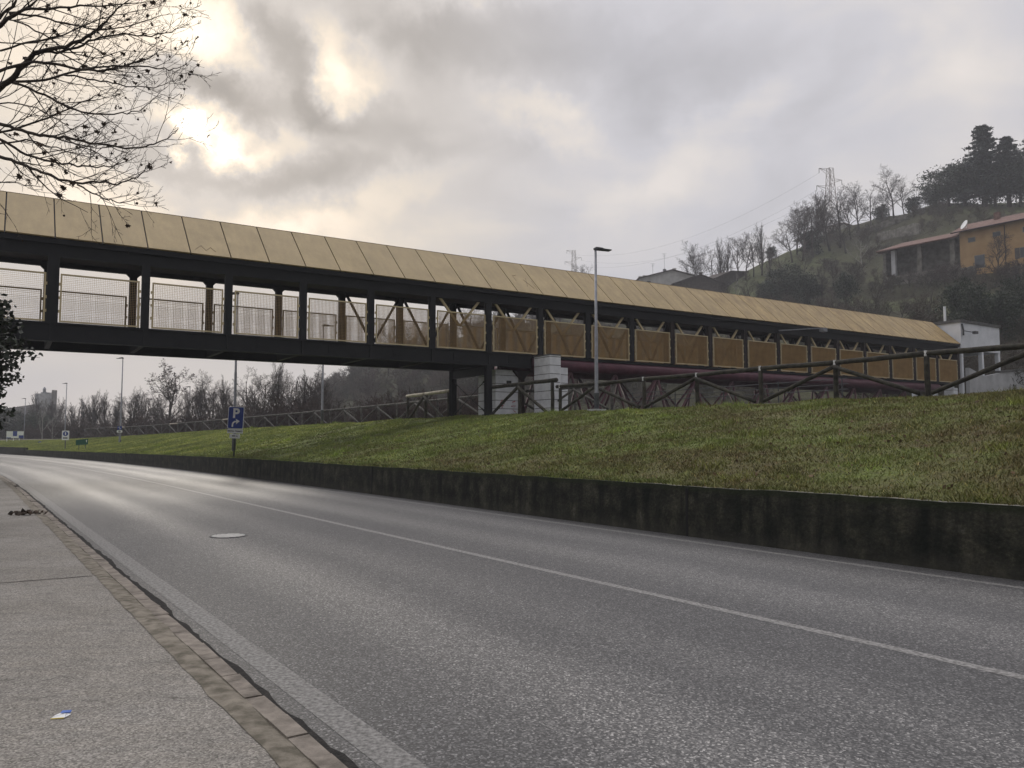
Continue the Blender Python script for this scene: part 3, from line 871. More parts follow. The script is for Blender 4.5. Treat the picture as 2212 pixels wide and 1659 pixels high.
# V braces behind the grilles of the river span
for s in posts:
    if 15 <= s < 58:
        for q in (-1, 1):
            m = MB(); c_ = s + 1.5
            m.bar((c_ + q * 1.36, .10, 8.50), (c_ + q * .03, .10, 6.90), .09, .10); m.build('brace', MAT['cream'], bridge)
    if 12 <= s < 58:
        for q in (-1, 1):
            m = MB(); c_ = s + 1.5
            m.bar((c_ + q * 1.40, WID - .16, 8.55), (c_ + q * .03, WID - .16, 6.2), .10, .10); m.build('brace', MAT['steel'], bridge)
# steel trestle under the deck with tie rods
for o_ in (0.0, WID):
    m = MB(); s = 18.0
    m.box(s - .15, s + .15, o_ - .13, o_ - .10, 2.2, Z_DB); m.box(s - .15, s + .15, o_ + .10, o_ + .13, 2.2, Z_DB); m.box(s - .02, s + .02, o_ - .10, o_ + .10, 2.2, Z_DB)
    m.box(s - .22, s + .22, o_ - .2, o_ + .2, 2.3, 2.75)
    m.build('column', MAT['steel'], bridge)
m = MB(); m.box(17.9, 18.1, .14, WID - .14, Z_DB - .42, Z_DB - .02); m.build('cross_beam', MAT['steel'], bridge)
for (a, b) in (((.14, 4.5), (WID - .14, 2.85)), ((.14, 2.85), (WID - .14, 4.5))):
    m = MB(); p, q = np.array((18.0 + (.04 if a[1] > 4 else -.04), *a)), np.array((18.0 + (.04 if a[1] > 4 else -.04), *b))
    m.cyl(p, q, .018, 6); d = (q - p) / np.linalg.norm(q - p)
    m.cyl(p, p + d * .45, .05, 6, .035); m.cyl(q, q - d * .45, .05, 6, .035)
    m.build('tie_rod', MAT['steel'], bridge)
# off-frame trestle on the near side of the road and a rusty column beside the abutment
for o_ in (0.0, WID):
    m = MB(); m.box(-6.15, -5.85, o_ - .13, o_ + .13, -.1, Z_DB); m.build('column', MAT['steel'], bridge)
m = MB(); m.box(20.1, 20.32, .35, .55, 2.2, 4.9); m.poly([(20.1, .35, 4.55), (19.7, .35, 4.95), (20.7, .35, 4.95), (20.32, .35, 4.55)], (0, .2, 0)); m.build('column', MAT['rusty'], bridge)
# purple tubular truss over the river
for o_ in (.12, WID - .12):
    m = MB(); m.cyl((20.6, o_, 5.28), (57.3, o_, 5.28), .31, 20); ob = m.build('truss_tube', MAT['purple'], bridge, True)
for o_ in (.75, WID - .75):
    m = MB(); m.cyl((20.6, o_, 1.9), (57.3, o_, 1.9), .13, 10); m.build('truss_tube', MAT['purple'], bridge, True)
for k_ in range(12):
    s = 23.0 + 3.0 * k_
    for o_, ob_, ii in ((.12, .75, 1.75), (WID - .12, WID - .75, 1.75)):
        for (ds, oo) in ((-1.5, ob_), (1.5, ob_), (-.75, WID - ob_), (.75, WID - ob_)):
            m = MB(); m.cyl((s, o_, 5.0), (s + ds, oo, 1.9), .065, 7); m.build('truss_diagonal', MAT['purplelight'], bridge, True)
# floodlight on an outrigger under the eave
m = MB(); m.bar((38.9, -.25, 8.25), (41.3, -1.6, 8.42), .06, .06); m.box(41.15, 41.55, -1.8, -1.5, 8.18, 8.42); m.build('floodlight', MAT['galv'], bridge)
# scribbles on two roof panels (the same surface, drawn as thin strokes)


def on_roof(s, t): return e0 + [s, 0, 0] + sl * t + nn * .056


for base_s, strokes in ((19.9, [[(0, .35), (.0, .52), (.25, .55)], [(.45, .2), (.75, .5)], [(.5, .42), (.8, .16)], [(.95, .12), (1.0, .42)]]),
                        (4.7, [[(0, .1), (.25, .22), (.4, .1), (.6, .2), (.75, .1)]])):
    m = MB()
    for st in strokes:
        m.tube([on_roof(base_s + a, b) for a, b in st], .007, 4)
    m.build('graffiti', MAT['scribble'], bridge)

# ------------------------------------------------------------------ block piers and the abutment
def block_pier(s0, s1, o0, o1, z0, z1, label, mat, course=.41, cap=True, name='block_pier'):
    c = BW((s0 + s1) / 2, (o0 + o1) / 2, z0)
    e = empty(name, c, BANG); tag(e, label, 'pier')
    hx, hy = (s1 - s0) / 2, (o1 - o0) / 2
    m = MB(); m.box(-hx + .03, hx - .03, -hy + .03, hy - .03, 0, z1 - z0 - .01); m.build('mortar_core', MAT['mortar'], e)
    m = MB(); z = 0
    while z < z1 - z0 - .05:
        h = min(course, z1 - z0 - z)
        m.box(-hx, hx, -hy, hy, z + .014, z + h - .014); z += course
    m.build('block_courses', mat, e)
    if cap:
        m = MB(); m.box(-hx - .02, hx + .02, -hy - .02, hy + .02, z1 - z0 + .001, z1 - z0 + .05); m.build('cap', MAT['darkcap'], e)
    return e


block_pier(20.5, 21.14, -1.55, -.22, 2.3, 5.66, 'tall white block pier with dark cap in front of the purple tube', MAT['block'])
block_pier(21.145, 21.75, -1.3, -.25, 2.3, 5.12, 'lower white block pier joined to the right of the tall one', MAT['block'], cap=False)
ab = block_pier(18.75, 20.05, .55, 2.2, 2.3, 5.04, 'grey and white block abutment with red graffiti under the footbridge', MAT['block'], cap=False)
m = MB()
for st in ([(-.40, 1.05), (-.28, 1.25), (-.15, 1.05)], [(-.36, .95), (-.2, .98)], [(-.28, 1.1), (-.28, .85)], [(.25, .95), (.5, .98), (.32, .8), (.5, .66)], [(.3, 1.15), (.48, 1.2)]):
    m.tube([(a, -.832, b) for a, b in st], .022, 4)
m.build('graffiti', MAT['red'], ab)
m = MB(); m.box(-.02, .22, -.9, -.826, 1.95, 2.2); m.build('junction_box', MAT['dark'], ab)
block_pier(57.6, 58.2, -.9, -.2, 2.0, 5.45, 'small white block pier at the far end of the purple truss', MAT['block'], cap=False)

# ------------------------------------------------------------------ white gatehouse at the far end of the bridge
gh = empty('white_gatehouse', BW(60.2, -.1, 2.0), BANG)
tag(gh, 'white flat roofed gatehouse on columns at the far end of the footbridge', 'gatehouse')
zb = lambda z: z - 2.0
m = MB(); m.box(0, 5.9, -.15, .05, zb(8.55), zb(10.62)); m.box(0, .2, .05, 4.2, zb(8.55), zb(10.62)); m.box(5.7, 5.9, .05, 4.2, zb(8.55), zb(10.62)); m.box(.2, 5.7, 4.0, 4.2, zb(8.55), zb(10.62)); m.build('upper_wall', MAT['white'], gh)
m = MB(); m.box(-.08, 5.98, -.24, 4.28, zb(10.622), zb(10.84)); m.build('roof', MAT['darkcap'], gh)
for x in (.0, 3.05, 5.62):
    m = MB(); m.box(x, x + .28, -.13, .16, 0 if x == 0 else zb(5.2), zb(8.548)); m.build('column', MAT['white'], gh)
    m = MB(); m.box(x, x + .28, 3.6, 3.9, 0, zb(8.548)); m.build('column', MAT['white'], gh)
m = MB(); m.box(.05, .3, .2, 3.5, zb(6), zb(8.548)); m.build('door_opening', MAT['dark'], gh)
m = MB(); m.cyl((-.02, 1.0, zb(10.84)), (-.02, 1.0, zb(12.0)), .09, 10); m.build('vent_pipe', MAT['white'], gh)
m = MB(); m.tube([(.12, -.2, zb(10.5)), (.14, -.28, zb(10.0)), (.16, -.26, zb(9.6))], .07, 6); m.bar((.15, -.3, zb(9.95)), (.75, -.75, zb(9.82)), .05, .05); m.box(.6, 1.0, -.95, -.7, zb(9.7), zb(9.9)); m.build('security_camera', MAT['galvdark'], gh)
pw = empty('ramp_parapet', BW(60.4, -.6, 1.2), BANG)
tag(pw, 'pale grey concrete ramp parapet below the white gatehouse', 'parapet')
m = MB(); m.poly([(.15, 0, 0), (22, 0, 0), (22, 0, 7.3), (4.8, 0, 5.72), (2.4, 0, 5.35), (.15, 0, 5.9)], (0, .3, 0)); m.build('wall_face', MAT['concrete'], pw)
m = MB(); m.bar((4.7, .14, 5.8), (22, .14, 7.39), .42, .16); m.build('coping', MAT['darkcap'], pw)

# ------------------------------------------------------------------ log fences
def log(p, q, r, rr=None):
    p, q = np.array(p, float), np.array(q, float); k = 6
    t = np.linspace(0, 1, k)[:, None]
    pts = p + (q - p) * t; wob = np.random.default_rng(int(abs(p.sum() * 977)) % 99999).normal(0, r * .07, (k, 3)); wob[0] = wob[-1] = 0
    m = MB(); m.tube(pts + wob, np.linspace(r, rr or r * .92, k), 10); return m


def fence(name, label, pts, apexes, r=.075, hang=.0, lit_rail=(), lit_brace=(), over=.25, band=False, wood='log'):
    """pts: base points with rail height; inverted-V braces at the apex posts"""
    e = empty(name, pts[0][0]); tag(e, label, 'fence'); o = np.array(pts[0][0])
    P = [np.array(p) - o for p, h in pts]; T = [p + [0, 0, h] for p, (_, h) in zip(P, pts)]
    for i, (p, t) in enumerate(zip(P, T)):
        log(p - [0, 0, .25], t - [0, 0, r * .6], r).build('post', MAT[wood], e, True)
        if band and 0 < i:
            m = MB(); f_ = np.array([-NRM[0], -NRM[1], 0]) * r * .55; m.tube([t + f_ - [0, 0, r * 1.0], t + f_ + [0, 0, r * 1.05]], r * .55, 8); m.build('joint_cap', MAT['bandwhite'], e)
    for i in range(len(T) - 1):
        a, b = T[i].copy(), T[i + 1].copy(); d = (b - a) / np.linalg.norm(b - a)
        if i == 0: a -= d * over
        if i == len(T) - 2: b += d * over
        log(a, b, r * 1.05).build('rail', MAT['loglit' if i in lit_rail else wood], e, True)
    fwd = np.array([-NRM[0], -NRM[1], 0]) * r * 1.3
    nb_ = 0
    for i in apexes:
        for j in (i - 1, i + 1):
            if 0 <= j < len(T):
                a = T[i] - [0, 0, r * 1.6] + fwd; b = P[j] + [0, 0, .10] + fwd + (P[i] - P[j]) * .06
                log(a, b, r * .85).build('brace', MAT['loglit' if (i, j) in lit_brace else wood], e, True)
    return e


def on_bank(s, d): return R(s, d, float(bank_z(np.array(s), np.array(d))))


# near fence on the crest, from beyond the right edge of the picture to the lamp and the pier
sA = [2.9, 5.5, 8.12, 10.74, 13.39, 16.01, 18.67, 21.27, 23.94, 26.3]
fence('log_fence', 'long round log fence on the bank crest in front of the footbridge', [(R(s, 20.75, 2.72), 1.12 + (.03 if k % 2 else 0)) for k, s in enumerate(sA)], [0, 2, 4, 6, 8], band=True)
fence('log_fence', 'short dark log fence in front of the white block pier', [(R(s, 20.55, 2.62), h) for s, h in ((26.6, 1.52), (29.0, 1.50), (31.4, 1.48))], [1], over=.3, r=.088)
fence('log_fence', 'short log fence with a top rail coloured as lit left of the dark trestle', [(R(s, 20.5, 2.5), h) for s, h in ((35.2, 1.62), (37.6, 1.58), (39.6, 1.55))], [1], lit_rail=(0, 1), over=.12, r=.088)
sD = np.arange(26.0, 128, 2.55)
fzb = lambda s: float(np.interp(s, [20, 35, 70, 105, 150], [2.98, 2.95, 2.6, 2.15, 1.9]))
fence('log_fence', 'long far log fence running beside the path toward the distant trees', [(R(s, 23.4, fzb(s) - .1), 1.2) for s in sD], list(range(1, len(sD), 2)), r=.07, wood='loggrey', lit_rail=(3, 20, 26, 33), lit_brace=((19, 20),), over=.1)
# steel rail on the river side
mr = empty('metal_railing', R(14, 23.9, 2.8)); tag(mr, 'thin grey metal railing behind the near log fence below the purple truss', 'railing')
o = np.array(mr.location)
for z in (.42, .60, .78):
    m = MB(); m.cyl(R(15, 23.9, 2.85 + z) - o, R(25.5, 23.9, 2.85 + z) - o, .016, 6); m.build('rail', MAT['galvdark'], mr)
for s in np.arange(15.2, 26, 2.5):
    m = MB(); m.cyl(R(s, 23.9, 2.6) - o, R(s, 23.9, 3.68) - o, .022, 6); m.build('post', MAT['galvdark'], mr)

# ------------------------------------------------------------------ street lamps
def street_lamp(loc, h, hd, label, bm=.075, base=True):
    e = empty('street_lamp', loc, hd); tag(e, label, 'street lamp', 'slim grey street lamps on the bank')
    m = MB(); m.tube([(0, 0, -.2), (0, 0, .75), (0, 0, .8), (0, 0, h * .5), (0, 0, h * .503), (0, 0, h)], [bm * 1.25, bm * 1.25, bm, bm * .92, bm * .78, bm * .62], 12); m.build('pole', MAT['galv'], e, True)
    m = MB(); m.tube([(0, 0, .0), (0, 0, .72)], [bm * 1.3, bm * 1.3], 12); m.build('sleeve', MAT['galvdark'], e)
    m = MB(); m.poly([(-.06, -.05, h - .02), (.50, -.05, h - .01), (.52, -.05, h + .03), (.28, -.05, h + .10), (.02, -.05, h + .11), (-.07, -.05, h + .06)], (0, .10, 0)); m.poly([(.10, -.13, h + .0), (.66, -.13, h + .0), (.66, -.13, h + .035), (.10, -.13, h + .06)], (0, .26, 0)); m.build('lamp_head', MAT['galvdark'], e)
    if base:
        m = MB(); m.box(-.28, .28, -.26, .26, -.35, .09); m.build('footing', MAT['concrete'], e)
    return e


lp = W(1289, 890, 31.0)
street_lamp((lp[0], lp[1], 2.72), 6.46, .35, 'tall grey street lamp on the bank crest in front of the footbridge')
for (x, Y, z0, top, lab, hd) in ((507, 40.5, .95, 7.57, 'grey street lamp standing behind the blue parking sign', math.pi - .3), (261.5, 73, .85, 7.57, 'grey street lamp rising above a small blue sign left of the round leafy tree', math.pi - .3),
                                 (142, 106, .7, 7.57, 'distant grey street lamp above the white sign with blue disc', math.pi - .3), (54, 138, .7, 7.2, 'farthest grey street lamp beside the white billboard', math.pi),
                                 (696, 52.2, 2.85, 7.6, 'grey lamp pole on the path seen under the footbridge left of the trestle', .4), (409, 100, 2.0, 6.7, 'far slim lamp pole among the bare trees right of the round tree', math.pi)):
    X = (x - CX) / FP * Y
    street_lamp((X, Y, z0), top + CAM_Z - z0, hd, lab, base=False)

# ------------------------------------------------------------------ signs
def text_mesh(body, size, mat, name, parent, loc, ext=.003, bold=0.0, sx=1.0):
    cu = bpy.data.curves.new('t', 'FONT'); cu.body = body; cu.size = size; cu.extrude = ext; cu.align_x = 'CENTER'; cu.align_y = 'CENTER'; cu.offset = bold
    to = bpy.data.objects.new('t', cu); COL.objects.link(to)
    dg = bpy.context.evaluated_depsgraph_get()
    me = bpy.data.meshes.new_from_object(to.evaluated_get(dg)); me.name = name
    bpy.data.objects.remove(to); bpy.data.curves.remove(cu)
    me.materials.clear(); me.materials.append(mat)
    o = link(name, me, parent); o.location = loc; o.rotation_euler = (math.pi / 2, 0, 0); o.scale = (sx, 1, 1)
    return o


def rrect(w, h, r, y, n=5, cx=0, cz=0):
    pts = []
    for (sx, sz, a0) in ((1, 1, 0), (-1, 1, 90), (-1, -1, 180), (1, -1, 270)):
        for k in range(n + 1):
            a = math.radians(a0 + 90 * k / n)
            pts.append((cx + sx * (w / 2 - r) + r * math.cos(a), y, cz + sz * (h / 2 - r) + r * math.sin(a)))
    return pts[::-1]


def sign_base(name, x, y, Y, label, cat='road sign'):
    p = W(x, y, Y); e = empty(name, p, math.atan2(-p[0], p[1]) * .55); tag(e, label, cat); return e


ps = sign_base('parking_sign', 505, 972, 36.0, 'blue parking sign with white P and arrow on the grass bank')
ps.rotation_euler = (0, math.radians(2.2), .06)
m = MB(); m.cyl((0, .06, -.3), (0, .06, 1.95), .035, 10); m.build('pole', MAT['galvdark'], ps, True)
m = MB(); m.poly(rrect(.705, 1.01, .06, 0, cz=1.47), (0, .025, 0)); bp = m.build('panel', MAT['signwhite'], ps)
m = MB(); m.poly(rrect(.665, .97, .05, -.004, cz=1.47), (0, .004, 0)); m.build('blue_field', MAT['blue'], bp)
text_mesh('P', .60, MAT['signwhite'], 'letter', bp, (.0, -.007, 1.655), bold=.020, sx=.98)
m = MB()
cv = [(-.13, 1.05), (-.13, 1.15), (-.115, 1.22), (-.07, 1.275), (0, 1.295), (.06, 1.295)]
for a, b in zip(cv, cv[1:]): m.bar((a[0], -.008, a[1]), (b[0], -.008, b[1]), .07, .006, up=(0, 1, 0))
m.poly([(.0, -.011, 1.42), (.19, -.011, 1.315), (.02, -.011, 1.17), (.05, -.011, 1.29)], (0, .006, 0)); m.build('arrow', MAT['signwhite'], bp)
m = MB(); m.poly(rrect(.70, .19, .02, 0, cz=.852), (0, .02, 0)); pl_ = m.build('name_plate', MAT['signwhite'], ps)
text_mesh('MISTRA TREMPO', .088, MAT['signblack'], 'lettering', pl_, (0, -.003, .855), bold=.002)
m = MB(); m.poly(rrect(.46, .19, .02, 0, cz=.625), (0, .02, 0)); pl2 = m.build('distance_plate', MAT['signwhite'], ps)
text_mesh('400 m', .10, MAT['signblack'], 'lettering', pl2, (0, -.003, .635), bold=.002)

ws = sign_base('disc_sign', 140.5, 966, 75, 'white rectangular sign with a blue disc and a dark bar on the far bank')
m = MB(); m.cyl((0, .05, -.3), (0, .05, .8), .045, 8); m.build('pole', MAT['galvdark'], ws)
m = MB(); m.poly(rrect(.62, .90, .06, 0, cz=1.12), (0, .03, 0)); b_ = m.build('panel', MAT['signwhite'], ws)
m = MB(); m.tube([(0, -.012, 1.28), (0, -.002, 1.28)], .22, 20); m.build('blue_disc', MAT['blue'], b_)
m = MB(); m.poly([(-.05, -.018, 1.16), (.05, -.018, 1.16), (.05, -.018, 1.38), (0, -.018, 1.44), (-.05, -.018, 1.38)], (0, .004, 0)); m.build('figure', MAT['signwhite'], b_)
m = MB(); m.box(-.20, .18, -.012, -.002, .82, .92); m.build('dark_bar', MAT['signblack'], b_)

gsn = sign_base('direction_sign', 176, 968, 70, 'green direction sign with a small white arrow on the far bank')
m = MB(); m.cyl((-.22, .05, -.3), (-.22, .05, .4), .03, 8); m.cyl((.3, .05, -.3), (.3, .05, .4), .03, 8); m.build('leg', MAT['galvdark'], gsn)
m = MB(); m.poly([(-.46, 0, .25), (.5, 0, .33), (.5, 0, .82), (-.48, 0, .72)], (0, .03, 0)); b_ = m.build('panel', MAT['green'], gsn)
m = MB(); m.poly([(.36, -.004, .52), (.40, -.004, .52), (.40, -.004, .66), (.44, -.004, .64), (.38, -.004, .74), (.32, -.004, .64), (.36, -.004, .66)], (0, .004, 0)); m.build('arrow', MAT['signwhite'], b_)

rsn = sign_base('round_sign', 86, 964, 100, 'small round blue sign with a white figure on the far bank')
m = MB(); m.cyl((0, .05, -.3), (0, .05, .5), .03, 8); m.build('pole', MAT['galvdark'], rsn)
m = MB(); m.tube([(0, 0, .38), (0, .03, .38)], .24, 20); b_ = m.build('disc', MAT['blue'], rsn)
m = MB(); m.box(-.05, .05, -.004, -.001, .24, .42); m.tube([(0, -.004, .48), (0, -.001, .48)], .05, 10); m.build('figure', MAT['signwhite'], b_)

ls = sign_base('lamp_sign', 257, 965, 72.4, 'small blue square sign over a white plate in front of the lamp pole')
m = MB(); m.cyl((0, .06, -.3), (0, .06, 1.9), .07, 8); m.build('pole', MAT['galv'], ls)
m = MB(); m.poly(rrect(.36, .32, .03, 0, cz=1.72), (0, .03, 0)); b_ = m.build('blue_plate', MAT['blue'], ls)
m = MB(); m.bar((-.1, -.004, 1.80), (.1, -.004, 1.64), .03, .004, up=(0, 1, 0)); m.build('mark', MAT['signwhite'], b_)
m = MB(); m.poly(rrect(.46, .19, .02, 0, cz=1.40), (0, .03, 0)); b_ = m.build('white_plate', MAT['signwhite'], ls)
m = MB(); m.box(-.12, .12, -.004, -.001, 1.37, 1.43); m.build('dark_bar', MAT['signblack'], b_)

bb = sign_base('billboard', 32, 950, 118, 'white billboard with blue patches at the far left end of the bank', 'billboard')
m = MB(); m.poly(rrect(2.25, 1.05, .02, 0, cz=.75), (0, .05, 0)); b_ = m.build('board', MAT['signwhite'], bb)
m = MB(); m.box(-.28, .28, -.006, -.001, .55, 1.27); m.box(.5, 1.12, -.006, -.001, .24, .66); m.box(-1.1, -.5, -.006, -.001, .24, .36); m.build('blue_patch', MAT['blue'], b_)
for x in (-1.05, -.2, .55):
    m = MB(); m.cyl((x, .06, -.4), (x, .06, .3), .04, 6); m.build('leg', MAT['signwhite'], bb)

# ------------------------------------------------------------------ things on the road and pavement
mp_ = R(13.6, 3.68, 0)
mh = empty('manhole_cover', (mp_[0], mp_[1], .005)); tag(mh, 'round worn metal manhole cover set in the road lane', 'manhole cover')
m = MB(); m.tube([(0, 0, -.03), (0, 0, .004)], .30, 28); c_ = m.build('cover', MAT['galvdark'], mh)
m = MB()
for k in range(-4, 5):
    hw = math.sqrt(.26 ** 2 - (k * .06) ** 2); m.box(-hw, hw, k * .06 - .019, k * .06 + .019, .0042, .007)
m.build('tread_bar', MAT['iron'], c_)
lt = empty('litter_packet', R(3.36, -2.17, .072), .5)
lp_ = ray(131, 1550); t_ = (1.53) / -lp_[2]; lt.location = (lp_[0] * t_, lp_[1] * t_, .072); lt.rotation_euler = (0, 0, .25)
lt.scale = (.85, .85, .85); tag(lt, 'crumpled white and blue paper packet lying on the pavement', 'litter')
m = MB(); m.add([(-.055, -.02, .002), (.03, -.025, .004), (.055, .03, .006), (-.03, .035, .004), (-.03, -.005, .018), (.03, .0, .022), (.035, .03, .012), (-.015, .03, .016)], np.array([[0, 1, 5, 4], [1, 2, 6, 5], [2, 3, 7, 6], [3, 0, 4, 7], [4, 5, 6, 7]])); m.build('wrapper', MAT['signwhite'], lt)
m = MB(); m.add([(-.01, .004, .024), (.028, .008, .026), (.032, .028, .02), (-.004, .028, .022)], np.array([[0, 1, 2, 3]])); m.poly([(-.01, .03, .014), (.05, .028, .014), (.052, .045, .022), (-.002, .046, .022)], (0, 0, .006)); m.build('printed_patch', MAT['paperblue'], lt)
m = MB(); m.box(-.05, .028, -.032, -.026, .001, .006); m.build('yellow_strip', MAT['yellow'], lt)


lc = ray(58, 1113); t_ = 1.53 / -lc[2]
lcm = MB(); rl_ = np.random.default_rng(9); leaf_quads(lcm, rl_, np.stack([rl_.normal(0, .16, 60), rl_.normal(0, .07, 60), .03 + .05 * rl_.random(60)], 1), .05, .7, .3)
o_ = lcm.build('leaf_clump', MAT['leafdry']); o_.location = (lc[0] * t_, lc[1] * t_, .072); tag(o_, 'small dark clump of dead leaves on the pavement at the left edge', 'leaf clump')
st_ = ray(578, 1586 * .985); t_ = 1.53 / -st_[2]

# ------------------------------------------------------------------ trees
def nrm(v): return v / (np.linalg.norm(v) + 1e-12)


def branch(out, r, p, d, L, rad, lev, P):
    n = P['seg'][lev]; pts = [p]; dd = d
    for i in range(n):
        dd = nrm(dd + r.normal(0, P['wig'][lev], 3) + np.array([0, 0, P['trop'][lev]]))
        pts.append(pts[-1] + dd * L / n)
    pts = np.array(pts); rr = np.linspace(rad, max(rad * P['tip'], P['rmin'] * .6), n + 1)
    out.append((pts, rr, lev))
    if lev + 1 >= len(P['seg']): return
    k = P['n'][lev]; st = P['start'][lev]; ph = r.random() * 6.28
    for j in range(k):
        t = st + (1 - st) * (j + r.random() * .8) / k
        x = t * n; i = min(int(x), n - 1); q = pts[i] + (pts[i + 1] - pts[i]) * (x - i)
        ax = nrm(pts[i + 1] - pts[i]); ph += 2.4 + r.normal(0, .4)
        s1 = nrm(np.cross(ax, [.3, .2, 1] if abs(ax[2]) < .9 else [1, 0, .1])); s2 = np.cross(ax, s1)
        a = P['ang'][lev] * (1 + r.normal(0, .2))
        nd = nrm(ax * math.cos(a) + (s1 * math.cos(ph) + s2 * math.sin(ph)) * math.sin(a))
        branch(out, r, q, nd, L * P['ratio'][lev] * (1 - P['fall'][lev] * t) * (.75 + .5 * r.random()), max(rr[i] * .62, P['rmin']), lev + 1, P)


def base_params(kind, H):
    if kind == 'broad':
        return dict(seg=[6, 5, 4, 3, 2], wig=[.07, .16, .2, .25, .3], trop=[.04, .12, .10, .06, .02], n=[10, 8, 7, 5], start=[.28, .25, .2, .15], ang=[.85, .75, .7, .7], ratio=[.62, .55, .5, .5], fall=[.55, .4, .3, .3], tip=.25, rmin=.009)
    if kind == 'poplar':
        return dict(seg=[7, 5, 4, 3], wig=[.04, .08, .12, .2], trop=[.05, .30, .22, .1], n=[20, 9, 6], start=[.10, .15, .15], ang=[.55, .5, .5], ratio=[.46, .45, .5], fall=[.6, .4, .3], tip=.2, rmin=.010)
    if kind == 'bush':
        return dict(seg=[3, 4, 3, 2], wig=[.2, .2, .25, .3], trop=[.05, .08, .06, .03], n=[12, 8, 6], start=[.05, .2, .2], ang=[.8, .7, .7], ratio=[.95, .6, .5], fall=[.3, .4, .3], tip=.3, rmin=.018)


def make_tree_mesh(kind, H, seed, rad=None, **over):
    r = np.random.default_rng(seed); P = base_params(kind, H); P.update(over)
    out = []; branch(out, r, np.zeros(3), np.array([0, 0, 1.]), H * (.78 if kind != 'bush' else .45), rad or H * .016, 0, P)
    tr, cr = MB(), MB()
    tr.tube(out[0][0], out[0][1], 7)
    for pts, rr, lev in out[1:]:
        cr.tube(pts, rr, 4 if lev == 1 else 3, cap=False)
    return tr, cr, out


def evergreen_mesh(H, Wd, seed, nclump=60, per=70, leaf=.16, conifer=False, low=.12):
    r = np.random.default_rng(seed); tr, cr = MB(), MB()
    tr.tube([(0, 0, -.3), (.05, 0, H * .45), (0, .05, H * .85)], [H * .025, H * .017, H * .005], 7)
    C = []
    if conifer:
        k = 0
        for z in np.linspace(low, .97, 24):
            R_ = Wd * .5 * (1 - z) ** .75 * (.8 + .4 * r.random()) + .25
            for j in range(6):
                k += 1; a = k * 2.4 + r.random(); q = np.linspace(.15, 1, 9)
                L_ = R_ * (.7 + .5 * r.random())
                pts = np.stack([np.cos(a) * q * L_, np.sin(a) * q * L_, z * H - q * q * L_ * .12 + .2 * q * L_], 1)
                tr.tube(pts[[0, 4, 8]], [.06, .03, .01], 3, cap=False)
                rep = np.repeat(pts, 6, 0); C.append(rep + r.normal(0, .18, rep.shape) * np.array([1, 1, .45]))
    else:
        for i in range(nclump):
            u = r.normal(0, 1, 3); u /= np.linalg.norm(u); rad = r.random() ** .45
            c = np.array([u[0] * Wd * .5 * rad, u[1] * Wd * .5 * rad, H * (low + (1 - low) * .5) + u[2] * H * (1 - low) * .5 * rad])
            if u[2] > 0: c[:2] *= 1 - .25 * u[2]
            if i % 3 == 0: tr.tube([(0, 0, H * .3), c * [.5, .5, .8], c], [H * .009, H * .005, H * .002], 3, cap=False)
            g_ = r.normal(0, 1, (per, 3)) * np.array([Wd * .085, Wd * .085, H * .05]); C.append(c + g_)
    leaf_quads(cr, r, np.concatenate(C), leaf, .5 if not conifer else .35)
    return tr, cr


def place(proto, loc, scale=1.0, rz=0.0, label=None, group=None, sz=None):
    o = copy_tree(proto) if proto.get('used') else proto
    proto['used'] = True
    o.location = [float(c) for c in loc]; o.rotation_euler = (0, 0, rz); o.scale = (scale, scale, sz or scale)
    if label: o['label'] = label
    if group: o['group'] = group
    if 'used' in o.keys() and o is not proto: del o['used']
    return o


def proto_tree(name, cat, kind, H, seed, mt=None, mc=None, **kw):
    tr, cr, out = make_tree_mesh(kind, H, seed, **kw)
    e = empty(name); e['category'] = cat
    H = float(np.percentile(np.concatenate(cr.v)[:, 2], 99.3))
    tr.build('trunk', mt or MAT['twig'], e, True); cr.build('crown', mc or MAT['twig'], e)
    return e, H


def proto_ever(name, cat, H, Wd, seed, mat=None, **kw):
    tr, cr = evergreen_mesh(H, Wd, seed, **kw)
    e = empty(name); e['category'] = cat
    H = float(np.percentile(np.concatenate(cr.v)[:, 2], 99.5))
    tr.build('trunk', MAT['bark'], e); cr.build('crown', mat or MAT['leafdark'], e)
    return e, H


ORD = ['first', 'second', 'third', 'fourth', 'fifth', 'sixth', 'seventh', 'eighth', 'ninth', 'tenth', 'eleventh', 'twelfth', 'thirteenth', 'fourteenth', 'fifteenth', 'sixteenth', 'seventeenth', 'eighteenth', 'nineteenth', 'twentieth']
TREES = [proto_tree('bare_tree', 'tree', 'broad', 10, 101), proto_tree('bare_tree', 'tree', 'broad', 10, 102), proto_tree('bare_tree', 'tree', 'broad', 10, 103, n=[7, 6, 6, 4])]
POPS = [proto_tree('bare_tree', 'tree', 'poplar', 10, 111), proto_tree('bare_tree', 'tree', 'poplar', 10, 112)]
PALE = proto_tree('pale_tree', 'tree', 'broad', 10, 121, MAT['palebark'], MAT['palebark'], n=[6, 4, 4, 3])
EVB = [proto_ever('evergreen_tree', 'tree', 8, 7, 131, nclump=85, per=75), proto_ever('evergreen_tree', 'tree', 8, 6, 132, nclump=70, per=80)]
EVS = proto_ever('evergreen_shrub', 'shrub', 4, 4, 133, nclump=45, per=70, leaf=.14, low=.02)
CON = [proto_ever('conifer_tree', 'tree', 18, 9, 141, MAT['conifer'], conifer=True, leaf=.34), proto_ever('conifer_tree', 'tree', 18, 11, 142, MAT['conifer'], conifer=True, leaf=.34, low=.2)]
BUSH = [proto_tree('bare_bush', 'shrub', 'bush', 5, 151, MAT['twigred'], MAT['twigred']), proto_tree('bare_bush', 'shrub', 'bush', 5, 152, MAT['twig'], MAT['twig'])]


